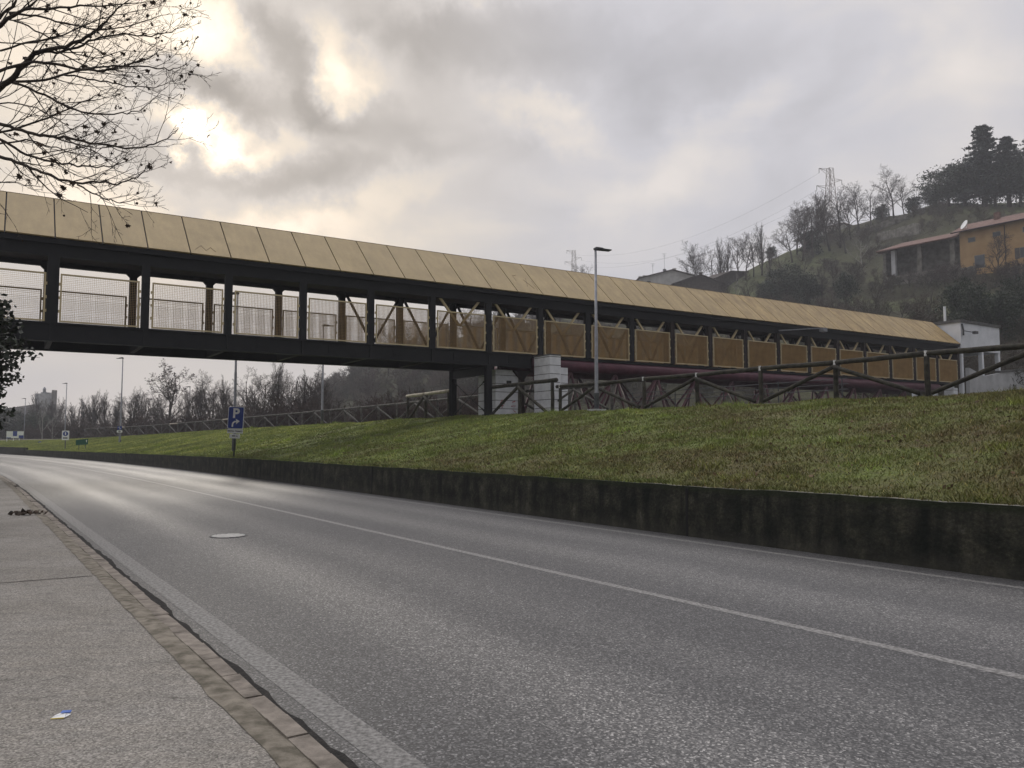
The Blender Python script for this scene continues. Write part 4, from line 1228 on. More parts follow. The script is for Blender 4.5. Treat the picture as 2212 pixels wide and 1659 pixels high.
def put(pr, x, y, top, label, group=None, rz=0.0, Y=None, z=None, wide=1.0):
    """a tree whose foot is measured at (x, y) and whose top at y=top"""
    p = on_hill(x, y) if Y is None else W(x, y, Y)
    if z is not None: p[2] = z
    h = W(x, top, p[1])[2] - p[2]
    e, H = pr; k = h / H
    return place(e, p - [0, 0, .2], k * wide, rz, label, group, sz=k)


# hilltop trees from left to right
row = [(1500, 612, 545), (1512, 610, 520), (1540, 622, 528), (1558, 618, 512), (1575, 612, 520), (1592, 606, 505), (1610, 600, 498), (1628, 594, 508), (1646, 590, 482), (1662, 586, 520)]
for i, (x, y, t) in enumerate(row):
    put((TREES + POPS)[i % 5], x, y + 6, t, ORD[i] + ' from left of the thin bare trees on the hill ridge above the white house', 'bare trees on the ridge above the white house', i * 1.7)
top = [(1722, 548, 448, 0), (1745, 542, 440, 1), (1768, 528, 410, 3), (1782, 524, 425, 4), (1838, 512, 412, 1), (1858, 500, 398, 0), (1880, 494, 400, 2), (1932, 470, 362, 1), (1955, 468, 392, 0)]
for i, (x, y, t, k) in enumerate(top):
    lab = {7: 'tallest wide bare tree on the hilltop between the pylon and the conifers', 8: 'bare tree just right of the tallest wide tree on the hilltop'}.get(i, ORD[i] + ' from left of the bare trees round the near pylon')
    put((TREES + POPS)[k], x, y + 4, t, lab, 'bare trees round the hilltop pylon', i * 2.1, wide=1.1)
for i, (x, y, t, k) in enumerate(((1712, 560, 470, 1), (1733, 556, 440, 0), (1757, 548, 428, 2), (1792, 530, 420, 0), (1815, 524, 405, 2), (1828, 540, 450, 1), (1905, 482, 415, 0))):
    put(TREES[k], x, y + 10, t, ORD[i] + ' from left of the fine twigged bare trees just below the hilltop', 'fine twigged bare trees just below the hilltop', i * 1.3 + .5, wide=1.25)
for i, (x, y, t, k) in enumerate(((1560, 668, 610, 0), (1622, 668, 590, 1), (1690, 612, 540, 2), (1735, 600, 535, 0), (1775, 655, 570, 1), (1800, 612, 545, 2), (1835, 640, 560, 0), (1890, 668, 590, 1), (1920, 560, 510, 2), (1960, 545, 498, 0), (1945, 700, 625, 1), (2010, 690, 610, 2))):
    put(TREES[k], x, y + 6, t, ORD[i] + ' from left of the bare trees scattered on the hillside', 'bare trees scattered on the hillside', i * 2.3 + .2, wide=1.2)
put(PALE, 1862, 585, 500, 'pale barked leaning bare tree on the hillside below the pylon trees', None, .8, wide=1.2)
put(PALE, 1590, 660, 590, 'small pale bare tree on the meadow slope left of the dark shrub', None, 2.2)
# evergreens
for (x, y, t, k, w, lab) in ((2128, 447, 272, 0, 1.45, 'tallest dark conifer on the hilltop above the orange house'), (2180, 445, 296, 1, 1.4, 'dark conifer right of the tallest one on the hilltop'), (2236, 440, 290, 1, 1.4, 'dark conifer cut by the right edge of the picture')):
    put(CON[k], x, y, t, lab, 'conifers on the hilltop', x * .3, wide=w)
for (x, y, t, k, w, lab) in ((2050, 448, 358, 0, 1.5, 'grey green broad tree left of the hilltop conifers'), (2085, 447, 345, 1, 1.4, 'broad dark evergreen in front of the tallest conifer'), (2150, 446, 350, 0, 1.5, 'broad evergreen under the second conifer on the hilltop'), (2205, 444, 345, 1, 1.5, 'broad evergreen at the right end of the hilltop group'), (2022, 450, 400, 0, 1.3, 'small grey green tree at the left end of the hilltop group'),
                             (1700, 662, 572, 0, 1.15, 'large dark evergreen shrub mass on the hillside above the bridge roof'), (1745, 668, 590, 1, 1.0, 'dark evergreen just right of the largest hillside shrub'), (1828, 668, 585, 1, .8, 'narrow dark evergreen on the hillside right of the large shrub'), (1655, 662, 605, 0, .9, 'dark evergreen at the left edge of the hillside shrubs'),
                             (2075, 720, 598, 1, .9, 'tall dark evergreen below the orange house'), (2115, 735, 612, 0, .9, 'dark ivy covered evergreen behind the white gatehouse'), (2165, 740, 620, 1, .9, 'dark evergreen thicket right of the white gatehouse'), (2212, 700, 590, 0, .9, 'dark evergreen by the right edge below the orange house')):
    put(EVB[k], x, y, t, lab, None, x * .7, wide=w)
for (x, y, t, w, lab) in ((1905, 478, 443, 1.2, 'round dark shrub under the tall bare trees on the hilltop'), (1972, 462, 425, 1.1, 'round dark evergreen shrub left of the conifer group'), (1668, 560, 532, 1.0, 'small round evergreen shrub on the ridge beside the meadow'), (1752, 552, 496, 1.1, 'dark shrub at the foot of the pylon trees'), (1770, 640, 612, 1.0, 'low dark shrub on the hillside beside the pale bare tree'), (2140, 545, 520, .9, 'small dark shrub against the orange house wall')):
    put(EVS, x, y, t, lab, None, x * .9, wide=w)
put(TREES[0], 2152, 612, 500, 'dark bare tree standing in front of the orange house wall', None, .9, wide=1.0)
put(TREES[2], 2060, 640, 585, 'bare tree below the stone barn', None, 2.9)
for i, (x, y, t) in enumerate(((1925, 618, 588), (1965, 618, 580), (2005, 616, 575), (2040, 612, 566), (2075, 610, 560), (2112, 612, 566), (2150, 618, 572), (2190, 618, 562))):
    put(BUSH[i % 2], x, y, t, ORD[i] + ' from left of the brown bushes growing against the barn and orange house', 'brown bushes against the barn and orange house', i * 1.1, wide=1.3)
# the near bank left of the bridge: a row of bare trees beyond the path
LB = proto_tree('leafy_bare_tree', 'tree', 'broad', 10, 161, n=[11, 7, 6, 4])
tr_, cr_2, out_ = make_tree_mesh('broad', 10, 161, n=[11, 7, 6, 4])
tips = np.array([p[-1] for p, _, l in out_ if l >= 3]); rl = np.random.default_rng(4)
lm = MB(); leaf_quads(lm, rl, tips[rl.random(len(tips)) < .55] + rl.normal(0, .05, (0, 3)) if False else tips[rl.random(len(tips)) < .5], .085, .7)
lm.build('withered_leaves', MAT['leafdry'], LB[0])


def near_bank_Y(x, d):
    q = (x - CX) / FP; Y = 60.
    for _ in range(60):
        s = Y * (q * E[0] + E[1]); dd = d + float(shift(s)); Y = .5 * Y + .5 * min(190, dd / max(.03, q * NRM[0] + NRM[1]))
    return Y


put(LB, 357, 940, 780, 'round crowned tree still hung with withered leaves beyond the far fence', None, .4, Y=near_bank_Y(357, 26.5), z=1.4, wide=1.15)
nb_row = [(80, 850), (110, 870), (128, 862), (152, 872), (178, 858), (205, 848), (226, 846), (250, 862), (285, 838), (305, 848), (410, 838), (432, 822), (455, 806), (478, 812), (540, 795), (562, 800), (600, 772), (628, 806), (655, 800), (688, 790)]
for i, (x, t) in enumerate(nb_row):
    pr = POPS[i % 2] if x < 320 else (TREES + POPS)[(i * 3) % 5]
    d_ = 27 + (i * 37 % 5)
    put(pr, x, 940, t - 4, ORD[i] + ' from left of the bare trees beyond the far fence', 'bare trees along the river beyond the far fence', i * 1.3, Y=near_bank_Y(x, d_), z=1.2, wide=1.0 if x > 320 else 1.25)
for i in range(22):
    x = 70 + 30 * i; t = [868, 862, 872, 858, 866, 852, 860, 848, 846, 852, 842, 850, 838, 832, 828, 836, 824, 820, 826, 812, 806, 800][i]
    put((TREES + POPS)[(i * 2 + 1) % 5], x, 940, t, ORD[i % 20] + (' from left of the paler bare trees' if i < 20 else ' from right of the paler bare trees') + ' standing behind the riverside row', 'paler bare trees behind the riverside row', i * 2.7, Y=near_bank_Y(x, 34 + i % 4), z=.8, wide=1.35)
for i, (x, t, w) in enumerate(((322, 885, 1.0), (345, 880, 1.2), (380, 882, 1.1), (470, 868, 1.1), (520, 862, 1.1), (575, 866, 1.0), (640, 850, 1.2), (700, 842, 1.1))):
    put(BUSH[i % 2], x, 940, t, ORD[i] + ' from left of the bare brown bushes behind the far fence', 'bare bushes behind the far fence', i * 2.2, Y=near_bank_Y(x, 25.9), z=1.6, wide=w)
# trees rising behind the middle of the bridge, seen through its openings
for i, (x, y, t) in enumerate(((840, 812, 700), (900, 800, 690), (960, 790, 680), (1020, 775, 660), (1085, 760, 640), (1150, 740, 625), (1215, 722, 606), (1262, 640, 565), (1250, 700, 600), (1310, 690, 600))):
    put(TREES[i % 3], x, y, t, ORD[i] + ' from left of the bare trees seen through the footbridge openings', 'bare trees on the slope behind the footbridge', i * 1.9, wide=1.15)


# scrub and woodland that nobody could count
def woodland(name, label, spots, mats, seed):
    r = np.random.default_rng(seed)
    protos = []
    for sd_ in (301, 302, 303):
        _, cr, _ = make_tree_mesh('bush', 5, sd_, n=[10, 7, 5], rmin=.026)
        protos.append((np.concatenate(cr.v), np.concatenate(cr.lo).reshape(-1, 4)))
    m = MB()
    for (p, h) in spots:
        V, F = protos[r.integers(3)]; a = r.random() * 6.28; c, s_ = math.cos(a), math.sin(a); k = h / 5
        V2 = V * k; V2 = np.stack([V2[:, 0] * c - V2[:, 1] * s_, V2[:, 0] * s_ + V2[:, 1] * c, V2[:, 2] * (.85 + .3 * r.random())], 1) + p
        m.add(V2, F)
    o = m.build(name, mats); tag(o, label, 'woodland', kind='stuff'); return o


rw_ = np.random.default_rng(77)
sp1, sp2 = [], []
while len(sp1) < 620:
    x = rw_.uniform(640, 2300); t = rw_.uniform(0, 3.6) if x > 1250 else rw_.uniform(0, 4)
    Ys, ys = hill_col(x); y = np.interp(t, np.arange(5), ys)
    if meadow(x, y) > .25: continue
    if x > 1880 and 470 < y < 600 and rw_.random() < .5: continue
    p = hill_lt(x, t); h = rw_.uniform(3.0, 6.0) if x > 1250 else rw_.uniform(4.5, 8.5)
    if y > 760 and x > 1250: h *= .8
    (sp1 if rw_.random() < .9 else sp2).append((p - [0, 0, .4], h))
for _ in range(170):
    x = rw_.uniform(1150, 2150); sp1.append((hill_lt(x, rw_.uniform(.02, .75)) - [0, 0, .3], rw_.uniform(2.0, 4.0)))
for _ in range(420):
    x = rw_.uniform(1480, 2300); t = rw_.uniform(0.6, 3.8); Ys, ys = hill_col(x); y = np.interp(t, np.arange(5), ys)
    if meadow(x, y) > .3 or (x > 1880 and 500 < y < 605): continue
    sp1.append((hill_lt(x, t) - [0, 0, .3], rw_.uniform(1.4, 3.2)))
for _ in range(380):
    s_ = rw_.uniform(37, 165); d_ = rw_.uniform(27.0, 34)
    sp2.append((on_bank(s_, d_) - [0, 0, .3], rw_.uniform(1.6, 3.2) + (1.8 if s_ > 45 else 0)))
woodland('hillside_scrub', 'bare brown scrub and young woods covering the hillside', sp1, MAT['scrub'], 5)
woodland('river_scrub', 'low reddish bare scrub along the river bank', sp2, MAT['twigred'], 6)

# ------------------------------------------------------------------ plane tree in the left foreground
def plane_tree():
    r = np.random.default_rng(404)
    e = empty('plane_tree', (-10.6, 9.8, .07)); tag(e, 'bare plane tree with a few withered leaves reaching in at the top left', 'tree')
    o = np.array(e.location)
    tr = MB(); tr.tube([(0, 0, -.1), (.02, 0, .6), (.05, .02, 2.2), (.12, 0, 3.6), (.35, .05, 5.0)], [.34, .27, .23, .20, .16], 14); tr.build('trunk', MAT['bark'], e, True)
    limbs = [  # measured courses of the limbs, start depth, end depth, start radius
        ([(-260, 420), (-90, 270), (0, 190), (36, 162), (71, 113), (131, 103), (179, 85), (208, 65), (247, 27), (285, -6)], 9.8, 9.2, .085),
        ([(71, 113), (120, 112), (167, 104), (214, 80), (268, 71), (327, 79), (372, 68), (407, 52)], 9.5, 9.9, .030),
        ([(-200, 300), (-60, 110), (0, 52), (60, 18), (90, -10)], 9.6, 9.0, .085), ([(-180, 260), (-60, 90), (0, 39), (40, 0), (60, -30)], 10.2, 10.2, .06),
        ([(-120, 220), (0, 176), (89, 176), (134, 161), (208, 146), (262, 140), (312, 131), (340, 115), (358, 100)], 10.1, 10.4, .034),
        ([(-100, 200), (0, 152), (74, 131), (167, 146), (220, 155), (268, 143), (327, 143), (366, 152), (402, 138)], 9.4, 8.9, .036),
        ([(-60, 190), (30, 176), (98, 205), (149, 232), (208, 247), (262, 247), (312, 235), (338, 209)], 9.8, 9.6, .030),
        ([(-250, 330), (-100, 260), (0, 265), (45, 283), (98, 295), (137, 295), (179, 304), (208, 312), (292, 321), (336, 312), (369, 295), (382, 282)], 9.6, 9.2, .045),
        ([(-150, 240), (0, 298), (60, 336), (104, 348), (167, 357), (226, 363), (268, 351), (306, 334)], 10.2, 10.6, .034),
        ([(-180, 300), (0, 336), (45, 354), (89, 372), (167, 399), (208, 390), (250, 400), (298, 384), (322, 356)], 9.4, 9.0, .040),
        ([(167, 399), (202, 417), (232, 432), (268, 438), (311, 425)], 9.2, 9.1, .014),
        ([(-120, 330), (0, 286), (89, 262), (149, 235), (193, 214), (228, 194)], 10.4, 10.8, .030),
        ([(134, 161), (190, 170), (244, 179), (298, 190), (345, 188), (385, 170)], 10.2, 10.1, .018),
        ([(60, 18), (149, 15), (238, 12), (330, 2)], 9.1, 9.0, .026), ([(20, 30), (75, 33), (143, 51), (208, 66), (262, 60), (330, 40), (368, 28)], 9.3, 9.8, .022),
        ([(30, 45), (90, 70), (150, 112), (205, 128), (260, 112), (300, 90)], 9.9, 10.3, .016), ([(0, 110), (60, 92), (120, 82), (200, 48), (262, 30), (350, 12)], 10.6, 10.8, .022),
        ([(-40, 395), (0, 392), (40, 397), (92, 404)], 9.0, 8.9, .012), ([(-60, 230), (20, 222), (80, 232), (140, 268), (178, 300)], 10.8, 10.9, .018),
        ([(0, 310), (55, 300), (110, 316), (160, 332), (230, 340)], 9.0, 8.7, .016)]
    cr, lf = MB(), MB(); tips = []
    P = dict(seg=[5, 3, 2], wig=[.10, .16, .2], trop=[.07, .05, .03], n=[4, 2], start=[.2, .2], ang=[.65, .7], ratio=[.42, .45], fall=[.3, .3], tip=.3, rmin=.0028)
    for pts, ya, yb, r0 in limbs:
        k = len(pts); Q = np.array([W(x, y, ya + (yb - ya) * i / (k - 1)) for i, (x, y) in enumerate(pts)]) - o
        u = np.linspace(0, k - 1, (k - 1) * 4 + 1); Q = np.stack([np.interp(u, np.arange(k), Q[:, c]) for c in range(3)], 1)
        Q[1:-1] = (Q[:-2] + 2 * Q[1:-1] + Q[2:]) / 4; Q[1:-1] = (Q[:-2] + 2 * Q[1:-1] + Q[2:]) / 4
        Q[1:-1] += r.normal(0, .008, Q[1:-1].shape)
        rr = r0 * (np.linspace(1, 0, len(Q)) ** .9) * .52 + .0030
        cr.tube(Q, rr, 7)
        if r0 > .033: tr2 = MB(); 
        out = []
        nt = int(1.2 * k) + 3
        for j in range(nt):
            t = .15 + .83 * (j + r.random()) / nt; x = t * (len(Q) - 1); i = int(x); q = Q[i] + (Q[min(i + 1, len(Q) - 1)] - Q[i]) * (x - i)
            ax = nrm(Q[min(i + 1, len(Q) - 1)] - Q[i]); s1 = nrm(np.cross(ax, [0, 1., .05])); s2 = np.cross(ax, s1)
            ph = (0 if j % 2 else math.pi) + r.normal(0, .7); a = .55 + r.normal(0, .15)
            nd = nrm(ax * math.cos(a) + (s1 * math.cos(ph) + s2 * math.sin(ph)) * math.sin(a))
            branch(out, r, q, nd, (.35 + .75 * r.random()) * (1.15 - .5 * t), min(rr[i] * .55, .010), 0, P)
        for pts_, rr_, lev in out:
            cr.tube(pts_, rr_, 4 if lev == 0 else 3, cap=False); tips.append((pts_[-1], lev))
        tips.append((Q[-1], 0))
    # limbs join the trunk
    for a in ((-260, 420, 9.8), (-200, 300, 9.6), (-180, 260, 10.2), (-250, 330, 9.6), (-180, 300, 9.4), (-150, 240, 10.2), (-120, 330, 10.4), (-120, 220, 10.1), (-100, 200, 9.4)):
        q = W(*a) - o; p = np.array([.2, .02, min(q[2] - .6, 4.6)]); cr.tube([p, (p + q) / 2 + [0, 0, .12], q], [.12, .09, .06], 7)
    cr.build('branches', MAT['bark'], e, True)
    tips_ = [t for t in tips]
    idx = r.permutation(len(tips_))[:170]
    shape = [(0, 0), (.35, .18), (.5, -.05), (.62, .3), (1.0, .0 + .42), (.66, .52), (.72, .9), (.4, .7), (.1, 1.0), (.02, .62), (-.38, .72), (-.25, .45), (-.55, .2), (-.22, .12)]
    for c_, i in enumerate(idx):
        p = tips_[i][0]
        if c_ % 6 == 0:
            lf.sphere(p - [0, 0, .03], .016, 7, 5); continue
        s_ = .036 + .045 * r.random(); a = r.random() * 6.28; ax = np.array([math.cos(a), math.sin(a), r.normal(0, .3)]); up = nrm(np.array([r.normal(0, .35), r.normal(0, .35), -1.])); ax = nrm(ax - up * ax.dot(up)); n2 = np.cross(ax, up)
        V = [p + (ax * u * (1 - .35 * abs(v)) + up * v + n2 * (.25 * math.sin(3 * u + v))) * s_ for u, v in shape]
        lf.add(np.array(V + [p + up * .45 * s_ + n2 * .1 * s_]), np.array([[j, (j + 1) % len(shape), len(shape)] for j in range(len(shape))]))
    lf.build('withered_leaves', MAT['leafdry'], e)


plane_tree()


def ivy_tree():
    r = np.random.default_rng(505)
    p = W(-62, 800, 14.0); e = empty('ivy_tree', (p[0], p[1], .07)); tag(e, 'ivy covered trunk bulging in at the left edge of the picture', 'tree')
    m = MB(); m.tube([(0, 0, -.1), (.05, 0, 2), (.0, .05, 4.3), (-.1, 0, 6)], [.22, .18, .15, .08], 10); m.build('trunk', MAT['bark'], e, True)
    tw, lf = MB(), MB(); C = []
    for i in range(190):
        z = r.uniform(1.85, 4.05); a = r.random() * 6.28; L_ = (.35 + .55 * r.random()) * math.sin(math.pi * np.clip((z - 1.5) / 2.9, .05, 1)) ** .5 * (1.12 if z > 2.9 or z < 2.5 else .95)
        q = np.array([math.cos(a), math.sin(a), .18 + r.normal(0, .2)]); b = np.array([.03, 0, z])
        pts = np.array([b, b + q * L_ * .55, b + q * L_ * 1.05 + [0, 0, -.06 * L_]]); tw.tube(pts, [.009, .006, .003], 3, cap=False)
        for t in r.random(34) ** .7: C.append(b + q * L_ * t + r.normal(0, .06, 3))
    leaf_quads(lf, r, np.array(C), .046, .75)
    tw.build('twigs', MAT['bark'], e); lf.build('ivy', MAT['ivy'], e)


ivy_tree()

# ------------------------------------------------------------------ houses on the hill
def frame_on(origin, direction):
    d = np.array(direction, float); d /= np.linalg.norm(d); a = math.atan2(d[1], d[0])
    return a


# orange farmhouse: facade runs from the far left corner to the near right one
A_ = W(2072, 502, 130.0); ang = math.atan2(-.80, .60)
oh = empty('orange_house', (A_[0], A_[1], A_[2] - 7.4), ang); tag(oh, 'orange rendered farmhouse with clay tile roof on the hillside', 'house')
Hh = 7.4; Lh, Dh = 15.0, 9.0
m = MB(); m.box(0, Lh, 0, Dh, -3, Hh); m.poly([(0, 0, Hh), (0, Dh, Hh), (0, Dh / 2, Hh + 2.0)], (Lh, 0, 0)); m.build('wall', MAT['orange'], oh)
m = MB()
for sgn in (0, 1):
    y0, y1 = (-.9, Dh / 2) if sgn == 0 else (Dh + .9, Dh / 2)
    a = [(-1.0, y0, Hh - .25), (Lh + .6, y0, Hh - .25), (Lh + .6, y1, Hh + 2.05), (-1.0, y1, Hh + 2.05)]
    m.poly(a if sgn == 0 else a[::-1], (0, 0, .22))
m.build('roof', MAT['tile'], oh)
for (x, z, w, h) in ((1.9, 5.75, 1.15, .8), (5.7, 5.9, 1.2, .8), (3.0, 1.9, 1.6, 2.2), (9.5, 2.2, 1.2, 1.7), (10, 5.8, 1.1, .9)):
    m = MB(); m.box(x - w / 2, x + w / 2, -.04, -.004, z - h / 2, z + h / 2); fr_ = m.build('window', MAT['stone'], oh)
    m = MB(); m.box(x - w / 2 + .1, x + w / 2 - .1, -.06, -.042, z - h / 2 + .1, z + h / 2 - .1); m.build('pane', MAT['glass'], fr_)
m = MB(); m.cyl((-1.0, -.98, Hh - .12), (Lh + .6, -.98, Hh - .12), .08, 8); m.cyl((6.9, -.12, -1), (6.9, -.12, Hh - .3), .06, 6); m.build('gutter', MAT['rusty'], oh)
for sx_ in (8.55, 10.45):
    m = MB(); m.box(sx_ - .32, sx_ + .32, -.09, -.03, 1.3, 3.05); m.build('shutter', MAT['browntile'], oh)
m = MB(); m.box(4.2, 5.0, 3.0, 3.7, Hh + 1.0, Hh + 2.9); m.build('chimney', MAT['tile'], oh)
m = MB(); m.tube([(.9, .2, Hh + 1.1), (.85, .05, Hh + 1.12), (.8, -.02, Hh + 1.16)], [.3, .62, .82], 16); m.cyl((1.0, .4, Hh + .3), (1.0, .4, Hh + 1.2), .05, 6); m.build('satellite_dish', MAT['signwhite'], oh)
# open stone barn with lean-to roof left of the house
ba = empty('stone_barn', (A_[0], A_[1], A_[2] - 7.4), ang); tag(ba, 'open fronted stone barn with clay tile roof joined left of the orange house', 'barn')
B_ = 13.4; Zr = Hh - .75
m = MB(); m.box(-B_, -.05, 4.0, 4.4, -2.5, Zr + 1.55); m.box(-B_, -B_ + .5, .4, 4.0, -2.5, Zr - .2); m.build('back_wall', MAT['stone'], ba)
m = MB(); m.box(-B_, -.05, .35, .75, -2.5, 1.9); m.build('front_wall', MAT['stone'], ba)
for x in (-B_ + 1.6, -B_ + 6.2, -1.7):
    m = MB(); m.box(x, x + .75, .2, .8, 1.9, Zr - .1); m.build('pillar', MAT['concrete' if x < -11 else 'stone'], ba)
m = MB(); m.poly([(-B_ - .6, -.9, Zr - .15), (-.05, -.9, Zr - .15), (-.05, 4.2, Zr + 1.75), (-B_ + 1.8, 4.2, Zr + 1.75)], (0, 0, .2)); m.poly([(-B_ - .6, -.9, Zr - .15), (-B_ + 1.8, 4.2, Zr + 1.75), (-B_ - .6, 7.5, Zr - .15)], (0, 0, .2)); m.build('roof', MAT['tile'], ba)
m = MB(); m.box(-B_ + .5, -.05, 1.2, 5.4, 1.9, 2.0); m.build('floor_slab', MAT['dark'], ba)
# terrace walls
for (x0, y0, x1, y1, h, lab) in ((1898, 522, 1990, 500, 2.0, 'pale crumbling stone terrace wall left above the barn'), (1850, 508, 1960, 470, 1.0, 'thin dark terrace wall just under the hilltop trees'), (1985, 612, 2110, 590, 1.2, 'low stone wall below the barn')):
    a, b = on_hill(x0, y0), on_hill(x1, y1)
    m = MB(); k = 14
    tt = np.linspace(0, 1, k); rj = np.random.default_rng(int(x0))
    top_ = h + rj.normal(0, .15, k)
    dirn = nrm(np.array([(b - a)[1], -(b - a)[0], 0])) * .5
    for i in range(k - 1):
        p, q = a + (b - a) * tt[i] - a, a + (b - a) * tt[i + 1] - a
        m.add(np.array([p - [0, 0, 1.5], q - [0, 0, 1.5], q - [0, 0, 1.5] + dirn, p - [0, 0, 1.5] + dirn, p + [0, 0, top_[i]], q + [0, 0, top_[i + 1]], q + [0, 0, top_[i + 1]] + dirn, p + [0, 0, top_[i]] + dirn]), MB.BF)
    o_ = m.build('terrace_wall', MAT['stone']); o_.location = a; tag(o_, lab, 'stone wall')


def gable_house(name, label, x, y, Y, width, depth, hw, hr, ang, mw, mr, windows=(), chim=(), dishes=(), cat='house'):
    p = W(x, y, Y); e = empty(name, p, ang); tag(e, label, cat)
    w = width / 2
    m = MB(); m.poly([(-w, 0, -4), (w, 0, -4), (w, 0, hw), (0, 0, hw + hr), (-w, 0, hw)], (0, depth, 0)); m.build('wall', mw, e)
    m = MB(); dz = hr / w * .5
    m.poly([(-w - .5, -.5, hw - dz), (0, -.5, hw + hr), (0, -.5, hw + hr + .22), (-w - .5, -.5, hw - dz + .22)], (0, depth + 1, 0))
    m.poly([(0, -.5, hw + hr), (w + .5, -.5, hw - dz), (w + .5, -.5, hw - dz + .22), (0, -.5, hw + hr + .22)], (0, depth + 1, 0)); rf = m.build('roof', mr, e)
    for (wx, wz, ww, wh) in windows:
        m = MB(); m.box(wx - ww / 2, wx + ww / 2, -.06, -.004, wz - wh / 2, wz + wh / 2); m.build('window', MAT['glass'], e)
    for (cx_, cy_, ch) in chim:
        zz = hw + hr * (1 - abs(cx_) / w); m = MB(); m.box(cx_ - .35, cx_ + .35, cy_ - .35, cy_ + .35, zz - .3, zz + ch); m.box(cx_ - .45, cx_ + .45, cy_ - .45, cy_ + .45, zz + ch, zz + ch + .15); m.build('chimney', mw, rf)
    for (ax_, ay_, ah) in dishes:
        zz = hw + hr * (1 - abs(ax_) / w); m = MB(); m.cyl((ax_, ay_, zz - .2), (ax_, ay_, zz + ah), .035, 5)
        for k in range(3): m.cyl((ax_ - .6 + .15 * k, ay_, zz + ah - .4 * k), (ax_ + .6 - .15 * k, ay_, zz + ah - .4 * k), .025, 4)
        m.tube([(ax_, ay_ - .1, zz + .7), (ax_, ay_ - .25, zz + .75)], [.25, .5], 12); m.build('aerial', MAT['galvdark'], rf)
    return e


gable_house('white_house', 'white gabled house with aerials rising behind the bridge roof', 1453, 612, 200, 17, 12, 1.2, 2.2, .05, MAT['paleplaster'], MAT['browntile'], [(-6.2, -.2, 1.0, 1.5), (3.5, -.6, 1.0, 1.3)], [(1.0, 2, 1.0)], [(-1.6, 2, 5.2)])
gable_house('white_house', 'lower white wing left of the gabled house behind the bridge roof', 1398, 614, 203, 10, 10, .2, 1.5, .05, MAT['paleplaster'], MAT['browntile'], [(1.8, -1.2, 1.2, 1.4)], [(-1.4, 2, 1.0), (-.2, 2.5, 1.0)], [(2.0, 2, 4.8)])
gable_house('dark_house', 'dark brown gabled house right of the white house behind the bridge', 1513, 622, 185, 13, 10, .8, 2.3, .1, MAT['browntile'], MAT['browntile'], [], [(.8, 2, 1.2)])
sh = gable_house('shed', 'long low dark roofed shed on the ridge below the thin bare trees', 1580, 600, 192, 12, 5, .6, .9, -.25, MAT['browntile'], MAT['browntile'], cat='shed'); sh.rotation_euler = (0, math.radians(-14), .6)
gable_house('ridge_house', 'small house with brown roof half hidden behind the pylon trees', 1822, 503, 226, 12, 8, 1.2, 1.6, .2, MAT['paleplaster'], MAT['tile'], [(2, 0, 1, 1)], [(1.5, 2, 1.0)])
# far grey works building at the left
fb_ = empty('works_building', W(52, 945, 260), 0); tag(fb_, 'far grey works building with a square tower at the left end of the road', 'building')
f2 = 260 / FP
m = MB(); m.poly([(-60 * f2, 0, -3), (40 * f2, 0, -3), (40 * f2, 0, 70 * f2), (22 * f2, 0, 72 * f2), (-60 * f2, 0, 60 * f2)], (0, 5, 0)); m.build('hall', MAT['blockgrey'], fb_)
m = MB(); m.box(22 * f2, 44 * f2, -.6, 3.4, 0, 95 * f2); m.build('tower', MAT['concrete'], fb_)
m = MB(); m.box(50 * f2, 56 * f2, 1.5, 3.0, 0, 103 * f2); m.build('stair_shaft', MAT['blockgrey'], fb_)
m = MB(); m.tube([(32 * f2, 2, 96 * f2), (32 * f2, 2, 106 * f2), (32 * f2, 2, 110 * f2)], [.5, .5, .1], 8); m.box(28 * f2, 42 * f2, 1, 4, 96 * f2, 98 * f2); m.build('roof_tank', MAT['galv'], fb_)
for i, (x, y, t, w, lab) in enumerate(((10, 945, 880, 1.3, 'dark evergreen at the far left by the works building'), (70, 945, 888, 1.0, 'dark evergreen in front of the works tower'), (100, 945, 895, .9, 'dark evergreen right of the works tower'))):
    put(EVB[i % 2], x, y, t, lab, None, i * 1.1, Y=150, z=.6, wide=w)
for i, (x, t, w) in enumerate(((5, 905, 1.6), (30, 908, 1.5), (120, 903, 1.4), (150, 905, 1.4), (190, 900, 1.5), (225, 903, 1.5), (265, 896, 1.4), (300, 900, 1.3))):
    put(BUSH[i % 2], x, 945, t, ORD[i] + ' from left of the brown bushes at the far end of the bank', 'brown bushes at the far end of the bank', i * 1.4, Y=near_bank_Y(x, 25.0) if x > 150 else 150, z=.9, wide=w)
for (x, t, lab) in ((90, 850, 'pale trunked bare tree behind the round blue sign'), (112, 880, 'smaller pale trunked tree behind the white disc sign')):
    put(PALE, x, 950, t, lab, None, x * .1, Y=128, z=.6, wide=.8)

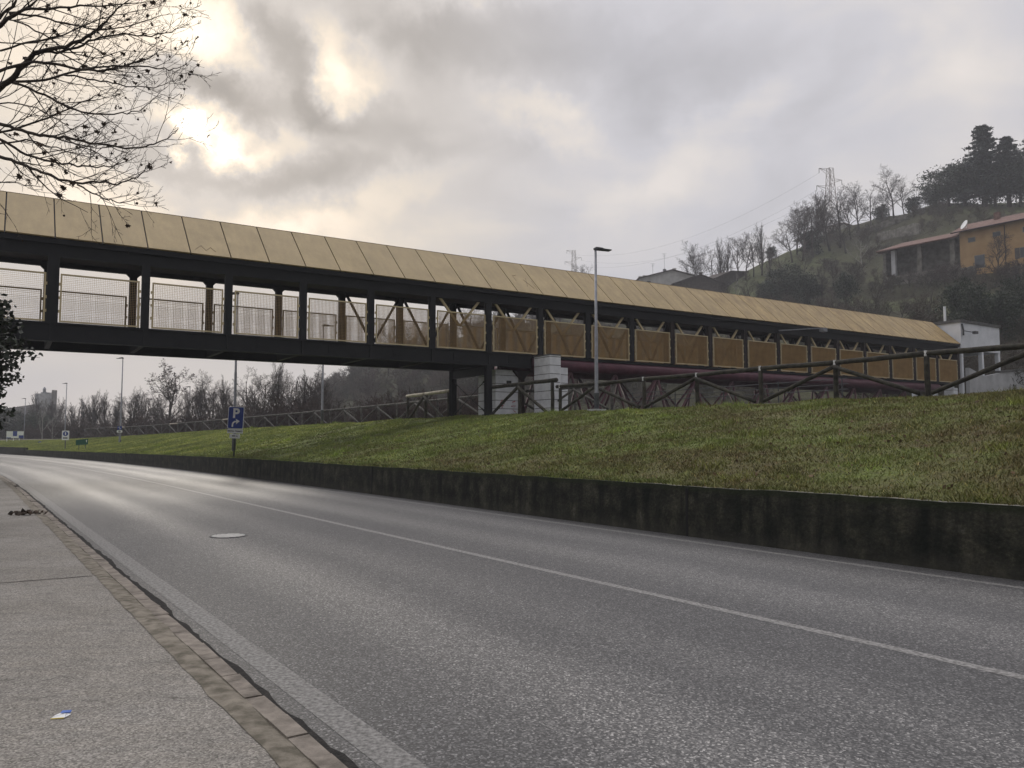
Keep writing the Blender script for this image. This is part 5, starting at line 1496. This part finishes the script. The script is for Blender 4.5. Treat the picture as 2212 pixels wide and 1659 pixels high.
# ------------------------------------------------------------------ pylons and cables
def pylon(x, y, top, Y, label, wd):
    p = W(x, y, Y); h = W(x, top, Y)[2] - p[2]
    e = empty('pylon', p, .25); tag(e, label, 'pylon')
    body = MB(); w0, w1 = wd, wd * .42
    zs = np.linspace(0, 1, 10)
    cor = lambda t, sx, sy: np.array([sx * (w0 + (w1 - w0) * t) / 2, sy * (w0 + (w1 - w0) * t) / 2, h * t])
    for sx in (-1, 1):
        for sy in (-1, 1): body.bar(cor(0, sx, sy), cor(1, sx, sy), .11, .11, up=(1, 0, 0))
    for a, b in zip(zs, zs[1:]):
        for (s1, s2) in (((-1, -1), (1, -1)), ((1, -1), (1, 1)), ((1, 1), (-1, 1)), ((-1, 1), (-1, -1))):
            body.bar(cor(a, *s1), cor(b, *s2), .055, .055, up=(.3, .9, .2)); body.bar(cor(a, *s2), cor(b, *s1), .055, .055, up=(.3, .9, .2)); body.bar(cor(b, *s1), cor(b, *s2), .05, .05, up=(.1, .1, 1))
    body.build('lattice', MAT['pylon'], e)
    ends = []
    for (t, sx, L_) in ((.985, -1, wd * 1.15), (.85, 1, wd * 1.25), (.74, -1, wd * 1.45)):
        m = MB(); tip = np.array([sx * L_, 0, h * t + .1])
        for sy in (-1, 1):
            m.bar(cor(t, sx, sy), tip, .07, .07, up=(0, 1, .1)); m.bar(cor(t - .05, sx, sy), tip, .06, .06, up=(0, 1, .1))
        m.build('crossarm', MAT['pylon'], e)
        m = MB(); m.cyl(tip, tip - [0, 0, 1.4], .07, 6); m.build('insulator', MAT['galvdark'], e); ends.append(tip - [0, 0, 1.4])
    c, s_ = math.cos(.25), math.sin(.25)
    return [np.array([p[0] + q[0] * c - q[1] * s_, p[1] + q[0] * s_ + q[1] * c, p[2] + q[2]]) for q in ends]


e1 = pylon(1797, 520, 364, 222, 'near lattice pylon standing among bare trees on the hilltop', 3.1)
e2 = pylon(1240, 640, 541, 375, 'far lattice pylon peeping over the bridge roof', 3.1)
for i, (a, b) in enumerate(zip(e1, e2)):
    t = np.linspace(0, 1, 20)[:, None]; pts = a + (b - a) * t - np.array([0, 0, 1]) * (4 * t * (1 - t)) * 9
    m = MB(); m.tube(pts - a, .02, 4); o = m.build('power_cable', MAT['galvdark']); o.location = a
    tag(o, ['highest', 'middle', 'lowest'][i] + ' thin power cable sagging between the two pylons', 'power cable', 'power cables between the pylons')
# fence posts and a white ornament on the hilltop terrace
for i, (x, y, h) in enumerate(((1998, 462, 1.6), (2068, 450, 2.0), (2148, 446, 2.2), (2196, 444, 2.6))):
    p = on_hill(x, y); m = MB(); m.cyl((0, 0, -.3), (0, 0, h), .09, 6); m.box(-.14, .14, -.12, .12, h, h + .08); o = m.build('terrace_post', MAT['stone']); o.location = p
    tag(o, ORD[i] + ' pale post from left along the hilltop terrace', 'post', 'pale posts on the hilltop terrace')
# ------------------------------------------------------------------ haze
HAZE = 0.0008
g = bpy.data.materials.new('haze'); g.use_nodes = True; nt = g.node_tree; nt.nodes.clear()
pv = nt.nodes.new('ShaderNodeVolumePrincipled'); pv.inputs['Color'].default_value = (.93, .95, 1, 1); pv.inputs['Density'].default_value = HAZE
mo = nt.nodes.new('ShaderNodeOutputMaterial'); nt.links.new(pv.outputs[0], mo.inputs['Volume'])
m = MB(); m.box(-620, 620, -60, 900, -7, 135); hz = m.build('haze', g); tag(hz, kind='stuff')
